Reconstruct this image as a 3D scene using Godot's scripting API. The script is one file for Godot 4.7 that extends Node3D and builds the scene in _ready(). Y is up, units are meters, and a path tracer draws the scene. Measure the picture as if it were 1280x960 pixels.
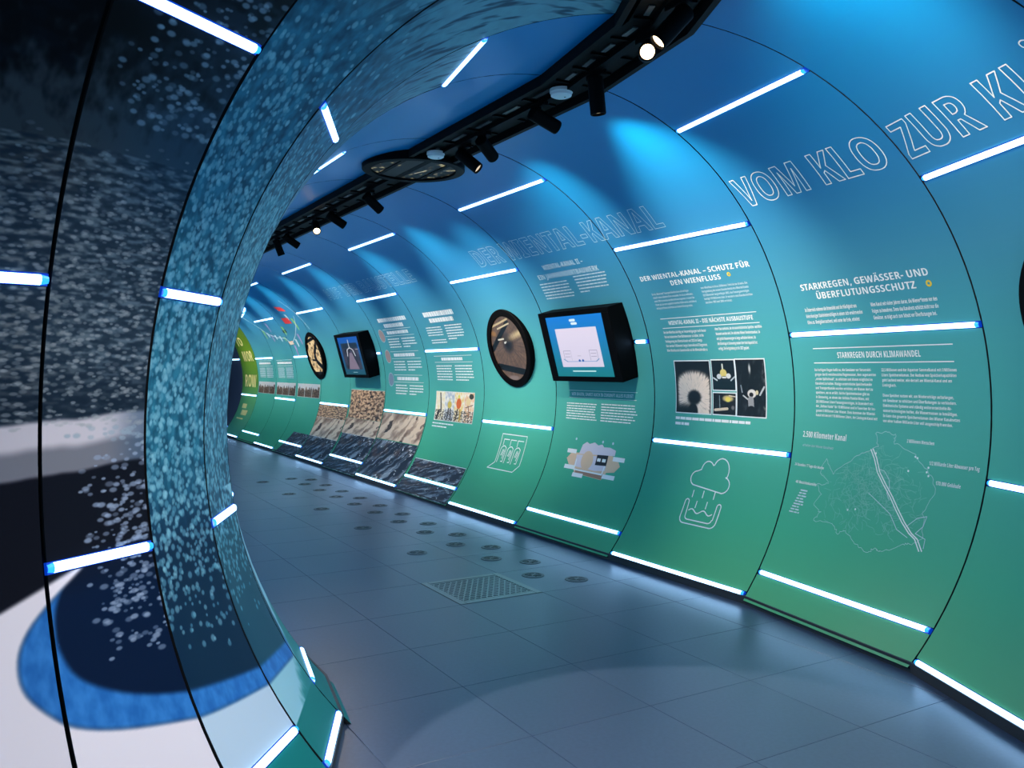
extends Node3D
# A round exhibition tunnel: hoops (seams) carry ruled panels; every position on the wall is (x, t):
# x counts hoops along the tunnel (ring k lies between x = k-1 and x = k), t is the angle round the section in degrees
# (0 = right hand, 90 = crown, 180 = left hand, -41 / 221 = floor edges).

const R := 1.7826
const YC := 1.2175
const HOOPS := [[-3.0282, 0.3143, 111.46], [-2.1720, 0.1290, 92.96], [-1.3013, 0.2249, 74.46], [-0.5060, 0.5922, 55.96], [0.1408, 1.1852, 37.43], [0.5606, 1.9981, 18.95], [0.7073, 2.8886, 1.42], [0.6191, 3.7043, -13.48], [0.3020, 4.5166, -31.05], [-0.4102, 5.7261, -30.49], [-1.1224, 6.9356, -30.49], [-1.8346, 8.1451, -30.49], [-2.5468, 9.3546, -30.49], [-3.2590, 10.5641, -30.49], [-3.9712, 11.7736, -30.49], [-4.6835, 12.9831, -30.49], [-5.3957, 14.1926, -30.49], [-6.1079, 15.4021, -30.49], [-6.8201, 16.6116, -30.49], [-7.5323, 17.8211, -30.49], [-8.2445, 19.0305, -30.49], [-8.9567, 20.2400, -30.49]]
const K0 := -4
const KEND := 17
const ODD := [40.0, -10.1, -40.6]
const EVEN := [65.0, 15.0, -35.2]
const BOTTOM := -42.0
const AXIS_H := -30.49      # heading of the straight stretch

var M := {}
var taken := {}
var wall_right: Node3D
var wall_left: Node3D
var ceiling: Node3D
var panels := {}            # "ring/section" -> panel node
var font_bold: Font
var font_plain: Font

# ---------------------------------------------------------------- geometry of the tunnel
func hp(k: int, t: float, r: float) -> Vector3:
	var h = HOOPS[k - K0]
	var a := deg_to_rad(h[2])
	var c := cos(deg_to_rad(t)) * r
	return Vector3(h[0] + cos(a) * c, YC + r * sin(deg_to_rad(t)), -(h[1] - sin(a) * c))

func gp(x: float, t: float, off := 0.0) -> Vector3:
	var k := clampi(int(floor(x)), K0, KEND - 1)
	return hp(k, t, R - off).lerp(hp(k + 1, t, R - off), x - k)

func inward(x: float, t: float) -> Vector3:
	var du := gp(x + 0.02, t) - gp(x - 0.02, t)
	var dt := gp(x, t + 0.5) - gp(x, t - 0.5)
	var n := du.cross(dt).normalized()
	var c := gp(x, t, R)
	return n if n.dot(c - gp(x, t)) > 0 else -n

func axis_point(along: float, right: float, y: float) -> Vector3:
	var a := deg_to_rad(AXIS_H)
	return Vector3(0.3020 + sin(a) * along + cos(a) * right, y, -(4.5166 + cos(a) * along - sin(a) * right))

func along_dir() -> Vector3:
	var a := deg_to_rad(AXIS_H)
	return Vector3(sin(a), 0, -cos(a))

func right_dir() -> Vector3:
	var a := deg_to_rad(AXIS_H)
	return Vector3(cos(a), 0, sin(a))

# ---------------------------------------------------------------- mesh helpers
class MB:
	var v := PackedVector3Array()
	var n := PackedVector3Array()
	var u := PackedVector2Array()
	func tri(a, b, c, na, nb, nc, ua = Vector2.ZERO, ub = Vector2.ZERO, uc = Vector2.ZERO):
		if (b - a).cross(c - a).dot(na + nb + nc) > 0:
			v.append_array([a, c, b]); n.append_array([na, nc, nb]); u.append_array([ua, uc, ub])
		else:
			v.append_array([a, b, c]); n.append_array([na, nb, nc]); u.append_array([ua, ub, uc])
	func quad(a, b, c, d, na, nb, nc, nd, ua = Vector2.ZERO, ub = Vector2.ZERO, uc = Vector2.ZERO, ud = Vector2.ZERO):
		tri(a, b, c, na, nb, nc, ua, ub, uc)
		tri(a, c, d, na, nc, nd, ua, uc, ud)
	func flat(a, b, c, d, outward):
		var m = (b - a).cross(c - a)
		if m.length() < 1e-12: m = (c - a).cross(d - a)
		m = m.normalized()
		if m.dot(outward) < 0: m = -m
		quad(a, b, c, d, m, m, m, m, Vector2(0, 0), Vector2(1, 0), Vector2(1, 1), Vector2(0, 1))
	func box(tr: Transform3D, size: Vector3, bevel := 0.0):
		# box with chamfered edges
		var h := size * 0.5
		var b := minf(bevel, minf(h.x, minf(h.y, h.z)) * 0.8)
		var axes := [Vector3.RIGHT, Vector3.UP, Vector3.BACK]
		for i in 3:
			for sgn in [-1.0, 1.0]:
				var nn = axes[i] * sgn
				var p = axes[(i + 1) % 3]; var q = axes[(i + 2) % 3]
				var c0 = nn * h[i]
				var hpv = h[(i + 1) % 3] - b; var hqv = h[(i + 2) % 3] - b
				flat(tr * (c0 - p * hpv - q * hqv), tr * (c0 + p * hpv - q * hqv), tr * (c0 + p * hpv + q * hqv), tr * (c0 - p * hpv + q * hqv), tr.basis * nn)
		if b <= 0.0: return
		for i in 3:
			var p = axes[(i + 1) % 3]; var q = axes[(i + 2) % 3]; var l = axes[i] * (h[i] - b)
			for sp in [-1.0, 1.0]:
				for sq in [-1.0, 1.0]:
					var e1 = p * sp * h[(i + 1) % 3] + q * sq * (h[(i + 2) % 3] - b)
					var e2 = p * sp * (h[(i + 1) % 3] - b) + q * sq * h[(i + 2) % 3]
					flat(tr * (e1 - l), tr * (e1 + l), tr * (e2 + l), tr * (e2 - l), tr.basis * (p * sp + q * sq))
		for sx in [-1.0, 1.0]:
			for sy in [-1.0, 1.0]:
				for sz in [-1.0, 1.0]:
					var s := Vector3(sx, sy, sz)
					var a1 = s * Vector3(h.x, h.y - b, h.z - b); var a2 = s * Vector3(h.x - b, h.y, h.z - b); var a3 = s * Vector3(h.x - b, h.y - b, h.z)
					var m = (tr.basis * s).normalized()
					tri(tr * a1, tr * a2, tr * a3, m, m, m)
	func lathe(tr: Transform3D, prof: Array, seg := 32):
		# prof: [radius, height] pairs, turned round the local y axis
		for j in prof.size() - 1:
			var r0 = prof[j][0]; var y0 = prof[j][1]; var r1 = prof[j + 1][0]; var y1 = prof[j + 1][1]
			var nr = Vector2(y1 - y0, -(r1 - r0)).normalized()
			for i in seg:
				var a0 := TAU * i / seg; var a1 := TAU * (i + 1) / seg
				var d0 := Vector3(cos(a0), 0, sin(a0)); var d1 := Vector3(cos(a1), 0, sin(a1))
				var m0 = (tr.basis * (d0 * nr.x + Vector3.UP * nr.y)).normalized(); var m1 = (tr.basis * (d1 * nr.x + Vector3.UP * nr.y)).normalized()
				quad(tr * (d0 * r0 + Vector3.UP * y0), tr * (d1 * r0 + Vector3.UP * y0), tr * (d1 * r1 + Vector3.UP * y1), tr * (d0 * r1 + Vector3.UP * y1), m0, m1, m1, m0,
					Vector2(0.5 + d0.x * 0.5, 0.5 + d0.z * 0.5), Vector2(0.5 + d1.x * 0.5, 0.5 + d1.z * 0.5), Vector2(0.5 + d1.x * 0.5, 0.5 + d1.z * 0.5), Vector2(0.5 + d0.x * 0.5, 0.5 + d0.z * 0.5))
	func disc(tr: Transform3D, r: float, seg := 48):
		# a filled circle in the local xy plane, facing +z, uv over its square
		for i in seg:
			var a0 := TAU * i / seg; var a1 := TAU * (i + 1) / seg
			var m = tr.basis.z.normalized()
			tri(tr * Vector3.ZERO, tr * Vector3(cos(a0) * r, sin(a0) * r, 0), tr * Vector3(cos(a1) * r, sin(a1) * r, 0), m, m, m,
				Vector2(0.5, 0.5), Vector2(0.5 + cos(a0) * 0.5, 0.5 - sin(a0) * 0.5), Vector2(0.5 + cos(a1) * 0.5, 0.5 - sin(a1) * 0.5))
	func mesh() -> ArrayMesh:
		var a := []; a.resize(Mesh.ARRAY_MAX)
		a[Mesh.ARRAY_VERTEX] = v; a[Mesh.ARRAY_NORMAL] = n; a[Mesh.ARRAY_TEX_UV] = u
		var m := ArrayMesh.new(); m.add_surface_from_arrays(Mesh.PRIMITIVE_TRIANGLES, a); return m

func numbered(called: String) -> String:
	taken[called] = taken.get(called, -1) + 1
	return called if taken[called] == 0 else "%s_%03d" % [called, taken[called]]

func put(called: String, mesh: Mesh, m: Material, parent: Node = null) -> MeshInstance3D:
	var o := MeshInstance3D.new()
	o.mesh = mesh; o.material_override = m
	if parent == null:
		o.name = numbered(called); add_child(o)
	else:
		o.name = called; parent.add_child(o, true)
	return o

func obj(called: String, mb: MB, m: Material, parent: Node = null) -> MeshInstance3D:
	return put(called, mb.mesh(), m, parent)

func thing(called: String, label: String, category: String, group := "", at := Vector3.ZERO) -> Node3D:
	var o := Node3D.new(); o.name = numbered(called); add_child(o); o.position = at
	tag(o, label, category, group)
	return o

func tag(o: Node, label: String, category: String, group := ""):
	o.set_meta("label", label); o.set_meta("category", category)
	if group: o.set_meta("group", group)

func structure(called: String, label: String, category := "wall") -> Node3D:
	var o := Node3D.new(); o.name = called; add_child(o)
	o.set_meta("kind", "structure"); o.set_meta("label", label); o.set_meta("category", category)
	return o

func mat(called: String, c: Color, rough := 0.5, metal := 0.0, spec := 0.5) -> StandardMaterial3D:
	var m := StandardMaterial3D.new(); m.resource_name = called
	m.albedo_color = c; m.roughness = rough; m.metallic = metal; m.metallic_specular = spec
	M[called] = m
	return m

func c8(r: float, g: float, b: float) -> Color:
	return Color(r / 255.0, g / 255.0, b / 255.0)

func tex_mat(called: String, im: Image, rough := 0.5, emit := 0.0) -> StandardMaterial3D:
	var m := mat(called, Color.WHITE, rough)
	im.generate_mipmaps()
	var t := ImageTexture.create_from_image(im)
	m.albedo_texture = t
	if emit > 0.0:
		m.albedo_color = Color(0.1, 0.1, 0.1)
		m.emission_enabled = true; m.emission = Color.WHITE; m.emission_operator = BaseMaterial3D.EMISSION_OP_MULTIPLY
		m.emission_texture = t; m.emission_energy_multiplier = emit
	return m

# ---------------------------------------------------------------- camera, surroundings, lights
func set_camera_and_light():
	var cam := Camera3D.new(); cam.name = "camera"; add_child(cam)
	cam.position = Vector3(0, 1.443, 0)
	cam.rotation_degrees = Vector3(-0.89, 0, 0.2)
	cam.fov = rad_to_deg(2.0 * atan(480.0 / 1051.03)); cam.near = 0.03; cam.far = 100.0
	cam.current = true
	var we := WorldEnvironment.new(); we.name = "surroundings"; add_child(we)
	var e := Environment.new(); we.environment = e
	e.background_mode = Environment.BG_COLOR; e.background_color = Color(0.005, 0.006, 0.008)
	e.tonemap_mode = Environment.TONE_MAPPER_LINEAR
	e.tonemap_exposure = 1.4
	e.sdfgi_enabled = true; e.ssao_enabled = true; e.ssil_enabled = true

const LED_COLOR := Color(0.62, 0.81, 1.0)
const LED_ENERGY := 0.15
const SPOT_COLOR := Color(1.0, 0.93, 0.86)

# ---------------------------------------------------------------- printed pictures, computed
func lerp_table(tab: Array, x: float) -> float:
	if x <= tab[0][0]: return tab[0][1]
	for i in tab.size() - 1:
		if x <= tab[i + 1][0]:
			return lerpf(tab[i][1], tab[i + 1][1], (x - tab[i][0]) / (tab[i + 1][0] - tab[i][0]))
	return tab[-1][1]

func noise(sd: int, freq: float, oct := 3, kind := FastNoiseLite.TYPE_SIMPLEX_SMOOTH) -> FastNoiseLite:
	var n := FastNoiseLite.new(); n.seed = sd; n.frequency = freq; n.fractal_octaves = oct; n.noise_type = kind
	return n

func film_material(called: String, stops: Array) -> StandardMaterial3D:
	# printed film: dye runs from blue through teal to green across the sheet
	var im := Image.create(4, 532, false, Image.FORMAT_RGB8)
	for y in 532:
		var t := 223.0 - y * 0.5
		var tt := t if t <= 90.0 else 180.0 - t
		var c: Color = stops[0][1]
		for i in stops.size() - 1:
			if tt >= stops[i][0] and tt <= stops[i + 1][0]:
				c = stops[i][1].lerp(stops[i + 1][1], (tt - stops[i][0]) / (stops[i + 1][0] - stops[i][0]))
		if tt > stops[-1][0]: c = stops[-1][1]
		for x in 4: im.set_pixel(x, y, c)
	return tex_mat(called, im, 0.38)

const BASIN_OUTER := [[0.36, 186.0], [0.36, 190.2], [0.29, 191.0], [0.0, 193.0], [-0.2, 195.4], [-0.27, 197.6], [-0.25, 200.0], [-0.1, 202.2], [0.09, 204.0], [0.43, 205.6], [0.88, 207.0], [1.33, 208.2], [2.2, 209.6], [3.4, 211.4], [3.4, 186.0]]
const BASIN_INNER := [[0.33, 186.0], [0.33, 190.1], [0.2, 190.9], [0.07, 192.8], [0.02, 195.0], [0.04, 197.6], [0.15, 200.2], [0.5, 202.8], [0.88, 204.4], [1.66, 206.5], [2.5, 208.0], [3.4, 209.4], [3.4, 186.0]]

var basin_cache := {}

func signed_inside(poly: Array, x: float, t: float) -> float:
	# degrees inside (+) or outside (-) an outline on the wall, its corners cut round
	if not basin_cache.has(poly[1]):
		var src := PackedVector2Array()
		for p in poly: src.append(Vector2(p[0] * 11.0, p[1]))
		for r in 2:
			var cut := PackedVector2Array()
			for i in src.size():
				var p := src[i]; var q := src[(i + 1) % src.size()]
				cut.append(p.lerp(q, 0.25)); cut.append(p.lerp(q, 0.75))
			src = cut
		basin_cache[poly[1]] = src
	var pv: PackedVector2Array = basin_cache[poly[1]]
	var q := Vector2(x * 11.0, t); var d := 1.0
	for i in pv.size():
		var a := pv[i]
		if absf(a.y - t) < 3.0 or absf(a.x - q.x) < 3.0: d = minf(d, Geometry2D.get_closest_point_to_segment(q, a, pv[(i + 1) % pv.size()]).distance_to(q))
	return d if Geometry2D.is_point_in_polygon(q, pv) else -d

func water_colour(x: float, t: float, n1: FastNoiseLite, n2: FastNoiseLite, n3: FastNoiseLite) -> Color:
	# the printed photograph of a basin, water and rising bubbles, at wall position (x, t)
	var a := n1.get_noise_2d(x * 60.0, t * 3.0)
	var fine := n2.get_noise_2d(x * 60.0, t * 5.0)
	var c: Color
	if x > 1.0:
		c = c8(20, 74, 98).lerp(c8(42, 118, 144), clampf(0.5 + a * 1.1, 0, 1))
		if t < 132.0:
			var st := n3.get_noise_2d(x * 55.0 + t * 1.2, t * 0.7)
			c = c.lerp(c8(112, 164, 178), 0.8 * smoothstep(136.0, 118.0, t))
			c = c.lerp(c8(18, 52, 74), clampf(st * 2.2 - 0.25, 0, 0.8) * smoothstep(136.0, 122.0, t))
		c = c.lerp(c8(8, 30, 58), smoothstep(178.0, 197.0, t))
	else:
		var dark := c8(7, 8, 12).lerp(c8(34, 48, 62), smoothstep(0.0, 1.0, x))
		var haze := c8(62, 66, 70).lerp(c8(50, 72, 90), smoothstep(-0.2, 0.9, x))
		var ripple := c8(44, 60, 74)
		dark = dark.lerp(c8(10, 16, 24), clampf(n3.get_noise_2d(x * 18.0, t * 2.0) * 2.0, 0, 0.8))
		c = dark.lerp(haze, smoothstep(143.0 - 3.0 * x, 152.0, t + a * 5.0))
		c = c.lerp(ripple, smoothstep(154.0, 160.0, t + a * 2.0))
		if t > 153.0 and t < 179.0:
			var rp := n3.get_noise_2d(x * 26.0, t * 9.0)
			c = c.lerp(c8(134, 138, 138).lerp(c8(110, 128, 140), smoothstep(-0.2, 0.6, x)), clampf(rp * 1.7, 0, 0.6))
			c = c.lerp(c8(22, 36, 52), clampf(-rp * 1.3, 0, 0.5))
			c = c.lerp(c8(16, 28, 42), smoothstep(170.0, 176.5, t) * 0.7)
		var slow := n1.get_noise_2d(x * 14.0, 40.0)
		var rim_top := 177.4 - 0.7 * x + 0.25 * slow
		var under := c8(190, 186, 194).lerp(c8(112, 114, 124), smoothstep(-0.5, 0.5, t - 179.8 + 0.7 * x - 0.3 * slow)).lerp(c8(60, 84, 110), smoothstep(0.55, 1.0, x) * 0.7)
		under = under.lerp(c8(14, 16, 26), smoothstep(-0.25, 0.25, t - 182.2 + 0.8 * x - 0.2 * slow))
		c = c.lerp(under, smoothstep(-0.3, 0.3, t - rim_top))
	# white basin floor, blue rim of the outlet, dark outlet
	if t > 187.0:
		var so := signed_inside(BASIN_OUTER, x, t)
		var floor_edge := lerp_table([[-1.0, 194.5], [-0.35, 193.2], [0.02, 191.4], [0.36, 190.2]], x)
		var white := c8(226, 220, 226)
		if x > 0.9: white = white.lerp(c8(184, 206, 222), smoothstep(0.98, 1.02, x))
		if x > 1.9: white = white.lerp(c8(150, 200, 212), smoothstep(1.98, 2.02, x))
		if x > 1.0 and t > 215.0: white = c8(20, 120, 116)
		if x > 2.0: white = white.lerp(c8(20, 120, 116), smoothstep(-1.2, 1.2, t - 211.5 - (3.0 - x) * 7.0 + a) * 0.85)
		if so < 0.6 and (x > 0.8 or t > floor_edge - 0.4):
			c = c.lerp(white, smoothstep(0.35, -0.35, so) * (1.0 if x > 0.8 else smoothstep(-0.3, 0.3, t - floor_edge)))
		if so > -0.6:
			var si := signed_inside(BASIN_INNER, x, t)
			var blue := c8(34, 100, 172).lerp(c8(52, 124, 196), clampf(0.5 + a, 0, 1))
			var deep := c8(6, 24, 52) if x < 1.0 else c8(8, 36, 62).lerp(c8(8, 84, 100), smoothstep(2.0, 2.05, x) * 0.6)
			if x < 1.0: deep = c8(14, 16, 26).lerp(deep, smoothstep(188.0, 194.0, t))
			var rim := blue.lerp(deep, smoothstep(-0.35, 0.35, si))
			if x > 1.0 and t < 192.0: rim = c.lerp(rim, smoothstep(187.0, 192.0, t))
			elif x < 1.0 and t < 189.0: rim = c
			c = c.lerp(rim, smoothstep(-0.35, 0.35, so) if x < 0.36 else 1.0 * smoothstep(-0.35, 0.35, so))
	return c

func water_print(ring: int) -> Image:
	var w := 320; var h := 1600
	var im := Image.create(w / 2, h / 2, false, Image.FORMAT_RGB8)
	var n1 := noise(5, 0.11, 3); var n2 := noise(9, 0.3, 2); var n3 := noise(14, 0.16, 3)
	for py in h / 2:
		var t := 223.0 - 133.0 * (py + 0.5) / (h / 2)
		for px in w / 2:
			im.set_pixel(px, py, water_colour(ring - (px + 0.5) / (w / 2), t, n1, n2, n3))
	im.resize(w, h, Image.INTERPOLATE_CUBIC)
	# bubbles, each a soft lens: bright body, darker lower rim
	var rng := RandomNumberGenerator.new(); rng.seed = 100 + ring
	var width := {}
	for i in 28: width[i] = (gp(ring - 0.001, 90.0 + i * 5.0) - gp(ring - 0.999, 90.0 + i * 5.0)).length()
	for i in 15000:
		var t := rng.randf_range(92.0, 203.0); var s := rng.randf()
		var x := ring - 1 + s
		var d := 0.0; var rad := 0.0; var col := c8(120, 168, 188); var stretch := 1.0; var alpha := 0.75
		var wm: float = width[int((t - 90.0) / 5.0)]
		if x > 1.0:
			d = 0.62 * smoothstep(124.0 + 6.0 * (x - 1.0), 158.0, t) * smoothstep(205.0, 186.0, t)
			if t < 150.0: d = maxf(d, 0.07 * smoothstep(118.0, 134.0, t) * (1.0 if x < 2.0 else 0.35))
			rad = rng.randf_range(0.007, 0.017) * (1.25 if t < 140.0 else 1.0)
			alpha = rng.randf_range(0.3, 0.8)
			col = c8(92, 154, 176).lerp(c8(136, 190, 206), rng.randf())
			if t < 145.0: alpha = rng.randf_range(0.35, 0.8)
			if t > 180.0: alpha = 0.55
			stretch = 1.0
		else:
			if t > 180.0:
				d = 0.55 * smoothstep(0.2, 0.75, x) * smoothstep(202.0, 194.0, t) * smoothstep(180.0, 183.0, t)
				rad = rng.randf_range(0.004, 0.011); col = c8(140, 158, 182); stretch = 1.8; alpha = rng.randf_range(0.4, 0.8)
			elif t > 150.0 and t < 178.0:
				d = 0.5 * smoothstep(150.0, 160.0, t)
				rad = rng.randf_range(0.004, 0.008); col = c8(150, 158, 162); stretch = 2.0; alpha = rng.randf_range(0.2, 0.6)
			elif x > 0.0 and t > 118.0:
				d = 0.30 * smoothstep(0.05, 0.6, x); rad = rng.randf_range(0.005, 0.012); col = c8(140, 160, 174); stretch = 1.7; alpha = rng.randf_range(0.3, 0.75)
			if x > 0.8 and t > 176.0: d = maxf(d, 0.5 * smoothstep(202.0, 194.0, t))
		if rng.randf() > d * wm / 0.8: continue
		var rx := rad * stretch / wm * w; var ry := rad / (R * deg_to_rad(133.0)) * h
		var cx := (1.0 - s) * w; var cy := (223.0 - t) / 133.0 * h
		for yy in range(maxi(0, int(cy - ry - 1)), mini(h, int(cy + ry + 2))):
			for xx in range(maxi(0, int(cx - rx - 1)), mini(w, int(cx + rx + 2))):
				var q := Vector2((xx + 0.5 - cx) / rx, (yy + 0.5 - cy) / ry)
				var l := q.length()
				if l > 1.0: continue
				var base := im.get_pixel(xx, yy)
				var k := alpha * smoothstep(1.0, 0.45, l)
				im.set_pixel(xx, yy, base.lerp(col, k) if l < 0.8 or q.y < 0.2 else base.lerp(col.darkened(0.3), k))
	return im

func paint(w: int, h: int, f: Callable) -> Image:
	var im := Image.create(w, h, false, Image.FORMAT_RGB8)
	for y in h:
		for x in w:
			im.set_pixel(x, y, f.call((x + 0.5) / w, (y + 0.5) / h))
	return im

func dash(im: Image, x0: float, y0: float, x1: float, y1: float, wid: float, c: Color):
	var w := im.get_width(); var h := im.get_height()
	var a := Vector2(x0 * w, y0 * h); var b := Vector2(x1 * w, y1 * h); var r := wid * w * 0.5
	for yy in range(maxi(0, int(minf(a.y, b.y) - r)), mini(h, int(maxf(a.y, b.y) + r + 1))):
		for xx in range(maxi(0, int(minf(a.x, b.x) - r)), mini(w, int(maxf(a.x, b.x) + r + 1))):
			var p := Vector2(xx + 0.5, yy + 0.5)
			if Geometry2D.get_closest_point_to_segment(p, a, b).distance_to(p) <= r: im.set_pixel(xx, yy, c)

func blob(im: Image, cx: float, cy: float, rx: float, ry: float, c: Color, soft := 0.2):
	var w := im.get_width(); var h := im.get_height()
	for yy in range(maxi(0, int((cy - ry) * h)), mini(h, int((cy + ry) * h + 1))):
		for xx in range(maxi(0, int((cx - rx) * w)), mini(w, int((cx + rx) * w + 1))):
			var l := Vector2(((xx + 0.5) / w - cx) / rx, ((yy + 0.5) / h - cy) / ry).length()
			if l < 1.0: im.set_pixel(xx, yy, im.get_pixel(xx, yy).lerp(c, smoothstep(1.0, 1.0 - soft, l)))

func make_pictures():
	var n1 := noise(31, 1.0, 3); var n2 := noise(32, 1.0, 4); var n3 := noise(33, 1.0, 2)
	# sewer tube seen from inside, radial walls round a dark end
	var im := paint(180, 260, func(u, v):
		var d := Vector2((u - 0.53) * 1.0, (v - 0.70) * 1.35); var r: float = d.length(); var a := atan2(d.y, d.x)
		var k: float = smoothstep(0.13, 0.26, r) * smoothstep(0.78, 0.55, r) * (0.72 + 0.5 * n1.get_noise_2d(a * 14.0, r * 3.0))
		k *= smoothstep(0.5, 0.4, absf(u - 0.52)) * (1.0 if v < 0.72 or u > 0.5 else smoothstep(0.95, 0.72, v))
		return c8(10, 14, 17).lerp(c8(236, 216, 196), clampf(k * 1.7, 0, 1)))
	blob(im, 0.5, 0.98, 0.16, 0.2, c8(8, 10, 12), 0.3)
	tex_mat("photo_tube", im, 0.4)
	im = paint(110, 110, func(u, v): return c8(8, 20, 26) if v < 0.62 else c8(10, 30, 36))
	dash(im, 0.48, 0.14, 0.48, 0.34, 0.06, c8(220, 220, 200)); blob(im, 0.5, 0.44, 0.17, 0.16, c8(214, 196, 110), 0.2)
	blob(im, 0.3, 0.55, 0.12, 0.1, c8(200, 205, 205)); blob(im, 0.72, 0.53, 0.12, 0.1, c8(216, 216, 210)); blob(im, 0.52, 0.6, 0.14, 0.07, c8(40, 42, 44))
	dash(im, 0.04, 0.6, 0.2, 0.68, 0.05, c8(205, 210, 210)); dash(im, 0.98, 0.56, 0.82, 0.68, 0.05, c8(205, 210, 210)); dash(im, 0.45, 0.58, 0.6, 0.58, 0.05, c8(220, 220, 215))
	tex_mat("photo_machine", im, 0.4)
	im = paint(110, 110, func(u, v): return c8(12, 18, 22).lerp(c8(60, 66, 62), clampf(n2.get_noise_2d(u * 9, v * 9), 0, 1)))
	blob(im, 0.66, 0.24, 0.32, 0.2, c8(196, 176, 120), 0.5); blob(im, 0.66, 0.28, 0.14, 0.14, c8(228, 208, 90), 0.3); dash(im, 0.72, 0.1, 0.98, 0.14, 0.05, c8(230, 210, 180))
	dash(im, 0.1, 0.8, 0.62, 0.72, 0.13, c8(214, 196, 168)); dash(im, 0.28, 0.12, 0.3, 0.7, 0.04, c8(120, 130, 130)); blob(im, 0.84, 0.5, 0.1, 0.14, c8(20, 22, 24)); blob(im, 0.88, 0.66, 0.1, 0.14, c8(120, 116, 110), 0.6)
	tex_mat("photo_workings", im, 0.4)
	im = paint(130, 260, func(u, v):
		var c := c8(10, 16, 20).lerp(c8(70, 74, 76), clampf(n1.get_noise_2d(u * 4 + v, v * 3) - 0.1, 0, 1))
		return c.lerp(c8(150, 148, 140), clampf(n2.get_noise_2d(u * 6, v * 6 + 20) * 2.0 - 0.2, 0, 1) * smoothstep(0.35, 0.6, absf(u - 0.45))))
	blob(im, 0.48, 0.16, 0.06, 0.13, c8(196, 196, 190), 0.8); blob(im, 0.52, 0.6, 0.17, 0.085, c8(214, 208, 198), 0.2); blob(im, 0.5, 0.62, 0.08, 0.045, c8(30, 28, 28), 0.2); blob(im, 0.7, 0.58, 0.06, 0.05, c8(210, 196, 150), 0.3)
	dash(im, 0.22, 0.64, 0.4, 0.71, 0.05, c8(190, 190, 186)); dash(im, 0.95, 0.48, 0.8, 0.62, 0.06, c8(186, 190, 190)); dash(im, 0.48, 0.7, 0.5, 0.84, 0.2, c8(150, 150, 148)); blob(im, 0.5, 0.86, 0.13, 0.05, c8(16, 18, 20)); dash(im, 0.14, 0.46, 0.18, 0.58, 0.04, c8(150, 156, 158))
	tex_mat("photo_lamp", im, 0.4)
	# four strips with workers
	im = paint(240, 180, func(u, v):
		var k := int(u * 4.0); var f: float = u * 4.0 - k
		var bg: Array = [c8(244, 228, 176), c8(176, 186, 198), c8(240, 206, 120), c8(232, 180, 128)]
		var c: Color = bg[k].lerp(c8(250, 244, 226), clampf(0.5 + n1.get_noise_2d(u * 14, v * 5), 0, 1))
		if v > 0.62: c = c.lerp(c8(60, 56, 50), clampf(0.4 + 2.0 * n2.get_noise_2d(u * 22, v * 12), 0, 0.9))
		if f < 0.04: c = c8(240, 240, 235)
		return c)
	dash(im, 0.12, 0.05, 0.16, 0.7, 0.03, c8(50, 50, 48)); dash(im, 0.06, 0.95, 0.1, 0.7, 0.05, c8(40, 40, 36))
	blob(im, 0.38, 0.44, 0.06, 0.14, c8(214, 190, 80)); blob(im, 0.38, 0.28, 0.025, 0.05, c8(226, 214, 150)); dash(im, 0.36, 0.58, 0.34, 0.95, 0.03, c8(50, 46, 44)); dash(im, 0.41, 0.58, 0.44, 0.95, 0.03, c8(50, 46, 44))
	blob(im, 0.62, 0.38, 0.07, 0.2, c8(228, 104, 40)); blob(im, 0.62, 0.14, 0.03, 0.06, c8(236, 220, 80)); dash(im, 0.6, 0.58, 0.57, 0.95, 0.03, c8(70, 52, 40)); dash(im, 0.66, 0.58, 0.68, 0.95, 0.03, c8(200, 160, 60))
	blob(im, 0.86, 0.3, 0.06, 0.14, c8(236, 208, 150)); dash(im, 0.8, 0.5, 0.97, 0.4, 0.02, c8(110, 80, 60)); dash(im, 0.86, 0.44, 0.9, 0.8, 0.02, c8(150, 100, 70)); blob(im, 0.93, 0.12, 0.06, 0.1, c8(60, 56, 40))
	tex_mat("photo_workers", im, 0.4)
	# street scenes, three frames
	im = paint(180, 80, func(u, v):
		var f := fmod(u * 3.0, 1.0)
		if f < 0.03 or f > 0.97: return c8(190, 196, 190)
		var roof := 0.35 + 0.25 * n3.get_noise_2d(u * 12, 3.0)
		var c: Color = c8(196, 204, 206) if v < roof else c8(120, 98, 78).lerp(c8(30, 28, 26), clampf(0.5 + 1.6 * n2.get_noise_2d(u * 26, v * 9), 0, 1))
		return c.lerp(c8(220, 196, 160), clampf(n1.get_noise_2d(u * 18, v * 6) * 2.0 - 0.4, 0, 0.8)))
	tex_mat("photo_streets", im, 0.4)
	# rock: dark slanted strata with pale veins, pale strata, rubble
	im = paint(300, 200, func(u, v):
		var q: float = u * 1.5 + v * 0.75 + 0.06 * n1.get_noise_2d(u * 4, v * 4)
		var k := n2.get_noise_2d(q * 5.0, (v - u * 0.5) * 1.0)
		var c := c8(24, 32, 44).lerp(c8(150, 162, 170), clampf(0.22 + k * 1.5, 0, 1))
		c = c.lerp(c8(74, 54, 48), clampf(n1.get_noise_2d(u * 3 + 9, v * 2) * 1.8 - 0.2, 0, 0.8))
		var vein := absf(n3.get_noise_2d(q * 3.2 + 7.0, (v - u * 0.5) * 0.8))
		return c.lerp(c8(238, 238, 232), smoothstep(0.07, 0.02, vein) * clampf(0.35 + 2.0 * n1.get_noise_2d(u * 13, v * 13 + 5), 0, 1)))
	tex_mat("photo_dark_rock", im, 0.45)
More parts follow.
